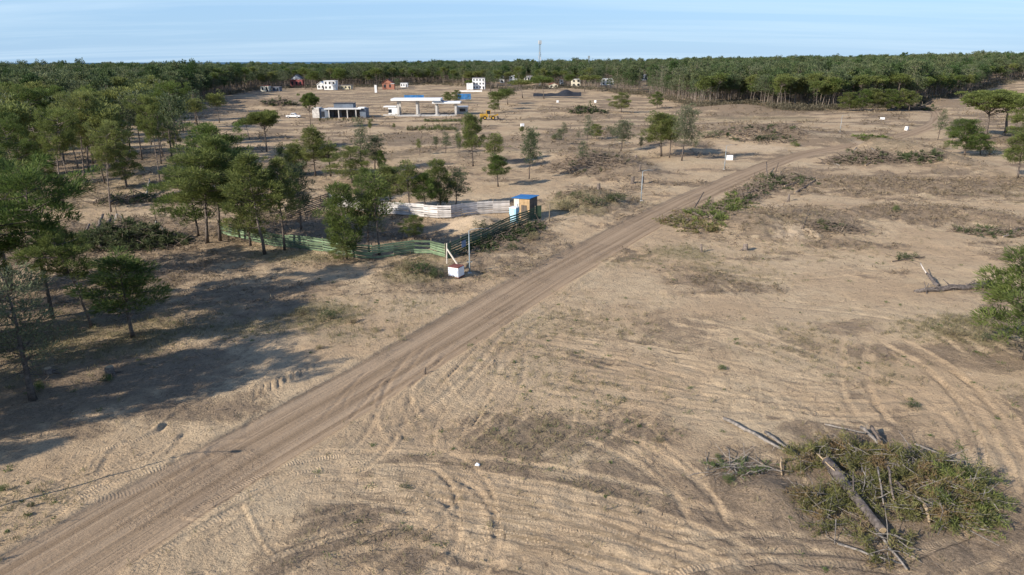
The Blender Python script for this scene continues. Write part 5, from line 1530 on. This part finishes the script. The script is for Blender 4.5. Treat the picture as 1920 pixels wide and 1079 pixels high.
# gate pavilion
r, w, m = site('gate_pavilion', 'entrance gate pavilion with two long white flat roofs on pillars', 'pavilion', 736, 864, 217)
x = lambda u: (u - 800) * m
part('roof', M_WHITE, r, [((x(782), 2, 6.1), (92 * m, 9, .75))]); part('lower_roof', M_WHITE, r, [((x(838), 2, 4.9), (52 * m, 8, .55))])
part('roof_link', M_SLATE, r, [((x(822), 1, 5.45), (18 * m, 7, .45))])
for uu, hh_ in ((748, 5.7), (783, 5.7), (819, 4.6), (855, 4.6)):
    part('pillar', M_CONC, r, [((x(uu), -.5, hh_ / 2), (.75, .75, hh_))])
    part('pillar', M_CONC, r, [((x(uu), 4.5, hh_ / 2), (.6, .6, hh_))])
part('paving', M_CONC, r, [((x(800), 0, .06), (112 * m, 9, .16))]); part('kerb_island', M_CONC, r, [((x(783), 1, .22), (2.0, 7, .2)), ((x(819), 1, .22), (2.0, 7, .2))])
for uu in (766, 800, 836):
    part('barrier', M_DARK, r, [((x(uu), 1.5, .75), (24 * m, .12, .16))])
r, w, m = site('guard_house', 'white guard house at the left end of the gate pavilion', 'guard house', 721, 748, 217)
part('wall', M_WHITE, r, [((w * .14, 2, 1.65), (w * .72, 4, 3.3))]); part('roof', M_WHITE, r, [((-w * .1, 2, 3.35), (w * .9, 4.6, .3))]); windows(r, [-w * .1], [1.7], 1.3, 1.4)
part('planter', M_CONC, r, [((0, -.9, .25), (w * 1.1, .8, .5))])
r, w, m = site('guard_house', 'low dark-windowed guard house at the right end of the gate pavilion', 'guard house', 857, 876, 214)
part('wall', M_CONC, r, [((0, 2, 1.3), (w, 4, 2.6))]); part('roof', M_WHITE, r, [((0, 2, 2.75), (w * 1.15, 4.6, .28))]); windows(r, [w * .05], [1.5], 2.4, 1.2)

# wheel loader
r, w, m = site('wheel_loader', 'yellow wheel loader standing right of the gate pavilion', 'loader', 903, 932, 225, rz=math.radians(8))
part('rear_body', M_YEL, r, [((-1.9, 0, 1.5), (2.8, 1.9, 1.2)), ((-2.9, 0, 1.2), (.7, 2.1, .8))]); part('front_frame', M_YEL, r, [((1.0, 0, 1.05), (1.9, 1.2, .8))])
part('cab', M_YEL, r, [((-.35, 0, 3.25), (1.5, 1.5, .14)), ((-1.0, -.66, 2.6), (.1, .1, 1.3)), ((.35, -.66, 2.6), (.1, .1, 1.3)), ((-1.0, .66, 2.6), (.1, .1, 1.3)), ((.35, .66, 2.6), (.1, .1, 1.3))])
part('cab_glass', M_GLASS, r, [((-.32, 0, 2.55), (1.25, 1.25, 1.2))]); part('lift_arm', M_YEL, r, [((1.9, -.55, 1.45), (2.6, .25, .4), 0, .28), ((1.9, .55, 1.45), (2.6, .25, .4), 0, .28)])
mb = MB(); mb.add(*extrude([(3.0, .25), (4.2, .2), (4.25, .3), (3.3, .5), (3.15, 1.2), (2.95, 1.25)], -1.35, 1.35)); mb.obj('bucket', M_DARK, r); part('exhaust', M_DARK, r, [((-2.2, .5, 2.5), (.14, .14, .8))])
for xx in (-1.7, 1.25):
    for yy in (-.98, .98): wheel(r, xx, yy, .72, .72, .55, M_YEL)


# houses in the trees
def gable(r, w, d, h0, h1, mat, over=.4):
    mb = MB(); V = [(-w / 2 - over, -over, h0), (0, -over, h1), (w / 2 + over, -over, h0), (-w / 2 - over, d + over, h0), (0, d + over, h1), (w / 2 + over, d + over, h0)]
    V += [(a, b, c - .22) for a, b, c in V]
    mb.add(V, [np.array([(0, 1, 4, 3), (1, 2, 5, 4), (6, 9, 10, 7), (7, 10, 11, 8), (0, 6, 7, 1), (1, 7, 8, 2), (3, 4, 10, 9), (4, 5, 11, 10), (0, 3, 9, 6), (2, 8, 11, 5)])])
    mb.obj('roof', mat, r)
    mb = MB(); mb.add([(-w / 2, 0, h0 - .3), (w / 2, 0, h0 - .3), (0, 0, h1 - .35), (-w / 2, .1, h0 - .3), (w / 2, .1, h0 - .3), (0, .1, h1 - .35)], [np.array([(0, 1, 2), (3, 5, 4)])]); return mb


def house(label, u0, u1, vb, vt, wall, kind='flat', roof=M_GREYROOF, depth=9.0, nx=3, nz=2, rz=0.0, cat='house', wing=None):
    r, w, m = site('house', label, cat, u0, u1, vb, depth, rz); h = (vb - vt) * m
    r['group'] = 'houses at the forest edge'
    if kind == 'gable':
        hw_ = h * .62; part('wall', wall, r, [((0, depth / 2, hw_ / 2), (w, depth, hw_))]); g = gable(r, w, depth, hw_ + .1, h, roof); g.obj('gable', wall, r)
    else:
        hw_ = h; part('wall', wall, r, [((0, depth / 2, h / 2), (w, depth, h))]); part('roof', roof, r, [((0, depth / 2, h + .12), (w + .5, depth + .5, .26))])
    st = hw_ / nz
    windows(r, [(-.5 + (i + .5) / nx) * w for i in range(nx)], [st * (j + .55) for j in range(nz)], w / nx * .42, st * .5)
    part('door', M_DARK, r, [((w * .5 - w / nx * .06 - .8, -.04, 1.05), (.9, .06, 2.1))])
    if wing:
        a, b, hh_ = wing; part('wing', wall, r, [(((a + b) / 2 * m, -1.5, hh_ * m / 2), ((b - a) * m, 4, hh_ * m))]); part('wing_roof', M_WHITE, r, [(((a + b) / 2 * m, -1.5, hh_ * m + .12), ((b - a) * m + .6, 4.6, .24))])
    return r, w, m


house('tiny white house with red roof edge at the far left of the clearing', 489, 504, 172, 162, M_CREAM, 'flat', M_TILE, 6, 2, 1)
house('grey shed-like house right of the tiny white one', 511, 524, 172, 164, M_SLATE, 'flat', M_GREYROOF, 6, 2, 1)
house('red house half hidden by dark trees', 545, 568, 164, 151, M_RED, 'flat', M_TILE, 8, 3, 1)
house('white framed upper house behind the red one', 547, 567, 160, 141, M_WHITE, 'gable', M_GREYROOF, 7, 3, 2)
house('white gabled house among the pines', 595, 609, 168, 154, M_WHITE, 'gable', M_WHITE, 8, 2, 1)
house('bright white two-storey house right of the gabled one', 608, 630, 169, 153, M_WHITE, 'flat', M_WHITE, 8, 3, 2, wing=(8, 14, 8))
house('yellowish low house beside the bright white one', 632, 658, 168, 161, M_YELLOWH, 'flat', M_GREYROOF, 7, 4, 1)
house('brick house with red-brown gable roof', 717, 737, 168, 150, M_BRICK, 'gable', M_TILE, 9, 2, 1, wing=(8, 14, 10))
house('white flat trailer-like house right of the brick house', 751, 764, 164, 157, M_WHITE, 'flat', M_WHITE, 5, 3, 1)
house('large white apartment block with grey roof', 886, 909, 168, 148, M_WHITE, 'flat', M_GREYROOF, 14, 4, 3, wing=(-22, -10, 13))
house('small white cube house left of the mast', 937, 945, 156, 144, M_WHITE, 'flat', M_WHITE, 7, 1, 2)
house('white house with dark windows just left of the mast', 955, 970, 158, 143, M_WHITE, 'flat', M_WHITE, 8, 2, 2)
house('white wide-roofed house in front of the mast', 983, 999, 154, 144, M_WHITE, 'flat', M_WHITE, 8, 3, 1)
house('cream house half hidden right of the mast', 1030, 1046, 165, 156, M_CREAM, 'gable', M_TILE, 7, 2, 1)
house('narrow white tower-like house right of the mast', 1050, 1056, 160, 151, M_WHITE, 'flat', M_WHITE, 6, 1, 2)
house('cream two-storey house among grey dead trees', 1072, 1088, 163, 150, M_CREAM, 'flat', M_WHITE, 8, 2, 2)
house('white stepped house among the dead trees on the right', 1128, 1150, 160, 149, M_WHITE, 'flat', M_WHITE, 8, 3, 2)
house('white house showing through the pines farthest right', 1200, 1214, 151, 141, M_WHITE, 'flat', M_WHITE, 8, 2, 1)


def screen(label, u0, u1, vb, h):
    r, w, m = site('court_screen', label, 'screen', u0, u1, vb)
    n = max(2, int(w / 3))
    for i in range(n):
        part('panel', M_COURT, r, [(((i + .5) * w / n - w / 2, 0, h / 2), (w / n - .12, .05, h))])
    for i in range(n + 1):
        part('post', M_STEEL, r, [((i * w / n - w / 2, .06, h / 2 + .3), (.1, .1, h + .6))])


screen('long blue court screen behind the gate pavilion', 758, 795, 188, 2.6); screen('shorter blue court screen right of the small pines', 858, 883, 187, 3.0)
r, w, m = site('white_wall', 'low white boundary wall above the right blue court screen', 'wall', 862, 904, 172.5); part('wall', M_WHITE, r, [((0, 0, .45), (w, .25, .9))]); part('coping', M_CONC, r, [((0, 0, .94), (w + .1, .35, .08))])
r, w, m = site('white_pillar', 'white upright gate pillar left of the brick house', 'pillar', 703, 707, 174); part('shaft', M_WHITE, r, [((0, 0, 2.4), (w, w, 4.8))]); part('cap', M_CONC, r, [((0, 0, 4.87), (w + .2, w + .2, .14))])


def box_sign(u, v, w, h, label, rz):
    p = gp(u, v); r = thing('sign_box', label, 'sign', p, rz, 'white sign boxes set out on the lots')
    part('body', M_WHITE, r, [((0, h * .35, h / 2), (w, h * .7, h))]); part('base', M_CONC, r, [((0, h * .35, .03), (w + .1, h * .75, .1))]); part('face', M_PLASTIC, r, [((0, -.012, h * .52), (w * .9, .02, h * .8))])


box_sign(980, 238, 1.1, .95, 'white sign box in the clearing left of the middle', .3); box_sign(1368, 301, 1.25, 1.0, 'white sign box beside the mid-field lamp post', -.2)
box_sign(1655, 225, 1.4, .8, 'white sign box near the far end of the road', 0.0); box_sign(1702, 245, .8, 1.1, 'white sign box standing right of the far road', .6)
box_sign(1046, 193, .9, 1.1, 'white sign box below the black netting', .2); box_sign(1116, 193, 1.0, 1.1, 'white sign box above the round brush heap', -.2)
p = gp(895, 874); mb = MB(); mb.tube([(-.12, 0, .03), (-.02, .02, .09), (.08, -.02, .07), (.14, .03, .02)], [.03, .09, .08, .03], 7); o = mb.obj('plastic_bag', M_PLASTIC, None, True); o.location = tuple(p); tag(o, 'crumpled white plastic bag on the tracked sand', 'litter')

# black netting berm
r, w, m = site('black_netting', 'black netting draped over a bank before the small white houses', 'netting', 1000, 1090, 181)
n = 60; mb = MB(); xs = np.linspace(-w / 2, w / 2, n); hz = 1.9 + 1.9 * np.exp(-((xs / w - .18) / .13) ** 2) + 1.2 * fbm(xs / 4, xs * 0, 5, 3)
V = np.vstack([np.stack([xs, xs * 0, xs * 0 - 3.0], -1), np.stack([xs, xs * 0 + 1.0, hz - .9], -1), np.stack([xs, xs * 0 + 2.5, hz - .6], -1), np.stack([xs, xs * 0 + 6, xs * 0 - 3], -1)])
i = np.arange(n - 1); mb.add(V, np.vstack([np.stack([k * n + i, k * n + i + 1, (k + 1) * n + i + 1, (k + 1) * n + i], -1) for k in range(3)])); mb.obj('sheet', M_NET, r, True)
for i in range(0, n, 10): part('stake', M_POST, r, [((xs[i], 1.1, hz[i] / 2 - .6), (.12, .12, hz[i] + .6))])

# masts
def mast(u, vt, dist, label, hw, top_panels=True):
    d = ray(u, 117); x = d[0] / d[1] * dist; z0 = Hs(x, dist); dt = ray(u, vt); top = CAM_H + dist / dt[1] * dt[2]; h = top - z0
    r = thing('lattice_mast', label, 'mast', (x, dist, z0)); legs = [(-hw, -hw * .6), (hw, -hw * .6), (0, hw)]
    for a, b in legs:
        mb = MB(); mb.tube([(a, b, 0), (a * .55, b * .55, h * .98)], [.16, .12], 5); mb.obj('leg', M_STEEL, r)
    P0 = []; P1 = []; n = int(h / 1.6)
    for i in range(n):
        k0 = 1 - .45 * i / n; k1 = 1 - .45 * (i + 1) / n
        for q in range(3):
            a = legs[q]; b = legs[(q + 1) % 3]
            P0 += [(a[0] * k0, a[1] * k0, i * h / n)]; P1 += [(b[0] * k1, b[1] * k1, (i + 1) * h / n)]
            P0 += [(a[0] * k0, a[1] * k0, i * h / n)]; P1 += [(b[0] * k0, b[1] * k0, i * h / n)]
    mb = MB(); mb.sticks(P0, P1, .06, .06, 3); mb.obj('bracing', M_STEEL, r)
    if top_panels:
        for a in range(6):
            an = a * math.pi / 3; part('antenna_panel', M_CONC, r, [((math.cos(an) * 1.25, math.sin(an) * 1.25, h - 1.6), (.4, .3, 3.0), an)])
        for a, zf in ((.5, .68), (2.6, .63), (4.4, .72), (5.6, .60)):
            part('antenna_panel', M_CONC, r, [((math.cos(a) * 1.0, math.sin(a) * 1.0, h * zf), (.35, .3, 2.4), a)])
        part('platform', M_STEEL, r, [((0, 0, h - 3.2), (2.4, 2.4, .12)), ((0, 0, h - .15), (1.6, 1.6, .1))])
    else:
        part('tank', M_STEEL, r, [((0, 0, h - 1.4), (2.0, 2.0, 2.8))])


mast(1012, 76, 640, 'tall grey lattice mast with antennas rising above the forest', 1.1); mast(1104, 105, 760, 'small far mast poking over the treetops right of the tall one', .8, False)

# ------------------------------------------------------------------ loose cover that nobody could count
rng = np.random.default_rng(99)


def pick(weight, n):
    w = weight / weight.sum()
    i = np.searchsorted(np.cumsum(w), rng.random(n))
    i = np.minimum(i, len(w) - 1)
    x = GX[i] + rng.normal(size=n) * .15; y = GY[i] + rng.normal(size=n) * .15
    return np.stack([x, y, H(x, y)], -1), i


off = (1 - GROAD)
infr = (GY > 18) & (GY < 170) & (np.abs(GX) < .95 * GY + 8)
P, i = pick(np.where(infr, (COV['grass'] ** 2.2) * off + .004 * off, 0), 8000)
nb = 7; c = np.repeat(P, nb, 0) + rng.normal(size=(len(P) * nb, 3)) * np.array([.1, .1, .0])
mb = MB(); mb.blades(c, rng.normal(size=c.shape) * np.array([.5, .5, .2]) + np.array([0, 0, .8]), rng.uniform(.12, .42, len(c)), .016, rng.uniform(0, 1, len(c)))
o = mb.obj('dry_grass', M_DRY); o['kind'] = 'stuff'; tag(o, 'thin dry grass tufts scattered over the sandy ground', 'grass')
P, i = pick(np.where(infr, (COV['litter'] ** 2.0 + .012) * off, 0), 17000)
n = len(P); D = rng.normal(size=(n, 3)) * np.array([1, 1, .12]); D /= np.linalg.norm(D, axis=1)[:, None]; zs_ = np.clip(P[:, 1] / 38.0, .8, 3.0); l = rng.uniform(.15, .9, n) ** 1.3 * zs_
mb = MB(); P[:, 2] += .03; mb.sticks(P, P + D * l[:, None], rng.uniform(.007, .02, n) * zs_, .005 * zs_, 3)
o = mb.obj('twig_litter', M_TWIG); o['kind'] = 'stuff'; tag(o, 'broken twigs and bark bits littering the ground', 'twigs')
P, i = pick(np.where(infr & (GY < 110), (.05 + COV['grass']) * off, 0), 420)
nb = 26; c = np.repeat(P, nb, 0) + rng.normal(size=(len(P) * nb, 3)) * np.array([.10, .10, .02]) * np.repeat(rng.uniform(.4, 1.8, len(P)), nb)[:, None]
mb = MB(); mb.blades(c, rng.normal(size=c.shape) * np.array([.8, .8, .2]) + np.array([0, 0, .5]), rng.uniform(.08, .22, len(c)), .018, rng.uniform(0, 1, len(c)))
o = mb.obj('green_weeds', M_WEED); o['kind'] = 'stuff'; tag(o, 'small green weeds dotted over the sandy ground', 'weeds')
inm = (GY > 55) & (GY < 330) & (np.abs(GX) < .95 * GY + 8)
P, i = pick(np.where(inm, np.maximum(COV['litter'] - .28, 0) ** 1.2 * off, 0), 7000)
nb = 9; k = np.clip(P[:, 1] / 70.0, .8, 3.2); kr = np.repeat(k, nb)
c = np.repeat(P, nb, 0) + rng.normal(size=(len(P) * nb, 3)) * np.array([.22, .22, .0]) * kr[:, None]; c[:, 2] += rng.uniform(-.02, .22, len(c)) * kr
mb = MB(); mb.blades(c, rng.normal(size=c.shape) * np.array([1, 1, .4]) + np.array([0, 0, .35]), rng.uniform(.15, .5, len(c)) * kr, .035 * kr, np.repeat(rng.uniform(0, 1, len(P)), nb))
o = mb.obj('scrub_debris', foliage('scrub_debris', (0.105, 0.078, 0.050), (0.270, 0.205, 0.130), vary=0.05, transl=.15)); o['kind'] = 'stuff'; tag(o, 'brown root and scrub debris strewn over the bulldozed banks', 'debris')
# undergrowth along the forest edge
nU = 2000; uu = rng.uniform(-40, 1960, nU); ev = np.interp(uu, EDGE[:, 0], EDGE[:, 1]) + rng.uniform(-3.0, 3.2, nU)
XY = np.array([g0(a, b) for a, b in zip(uu, ev)]); P = np.column_stack([XY, H(XY[:, 0], XY[:, 1])])
hs = rng.uniform(.7, 2.6, len(P)); nb = 30
c = np.repeat(P, nb, 0) + rng.normal(size=(len(P) * nb, 3)) * np.array([1.1, 1.1, 0]); c[:, 2] += rng.uniform(0, 1, len(c)) * np.repeat(hs, nb)
mb = MB(); mb.blades(c, rng.normal(size=c.shape) + np.array([0, 0, .6]), rng.uniform(.5, 1.1, len(c)), .16, np.repeat(rng.uniform(0, 1, len(P)), nb))
o = mb.obj('undergrowth', foliage('undergrowth_leaves', (0.075, 0.070, 0.045), (0.190, 0.160, 0.105), vary=0.05)); o['kind'] = 'stuff'; tag(o, 'brownish undergrowth and dead scrub along the forest edge', 'undergrowth')

# ------------------------------------------------------------------ labels of look-alikes that can be counted: say which one, from the left
ORD = ['first', 'second', 'third', 'fourth', 'fifth', 'sixth', 'seventh', 'eighth', 'ninth', 'tenth', 'eleventh', 'twelfth', 'thirteenth', 'fourteenth', 'fifteenth', 'sixteenth', 'seventeenth', 'eighteenth',
       'nineteenth', 'twentieth', 'twenty-first', 'twenty-second', 'twenty-third', 'twenty-fourth', 'twenty-fifth', 'twenty-sixth', 'twenty-seventh', 'twenty-eighth', 'twenty-ninth', 'thirtieth', 'thirty-first', 'thirty-second', 'thirty-third', 'thirty-fourth', 'thirty-fifth', 'thirty-sixth', 'thirty-seventh', 'thirty-eighth', 'thirty-ninth', 'fortieth']
groups = {}
for o in COL.objects:
    if o.parent is None and 'label' in o and 'group' in o:
        groups.setdefault((o['group'], o['label']), []).append(o)
for (g, l), L_ in groups.items():
    if 1 < len(L_) <= 40 and 'outside' not in g:
        L_.sort(key=lambda o: proj(np.array(o.location))[0][0])
        for k, o in enumerate(L_):
            o['label'] = l + ', ' + ORD[k] + ' from the left'
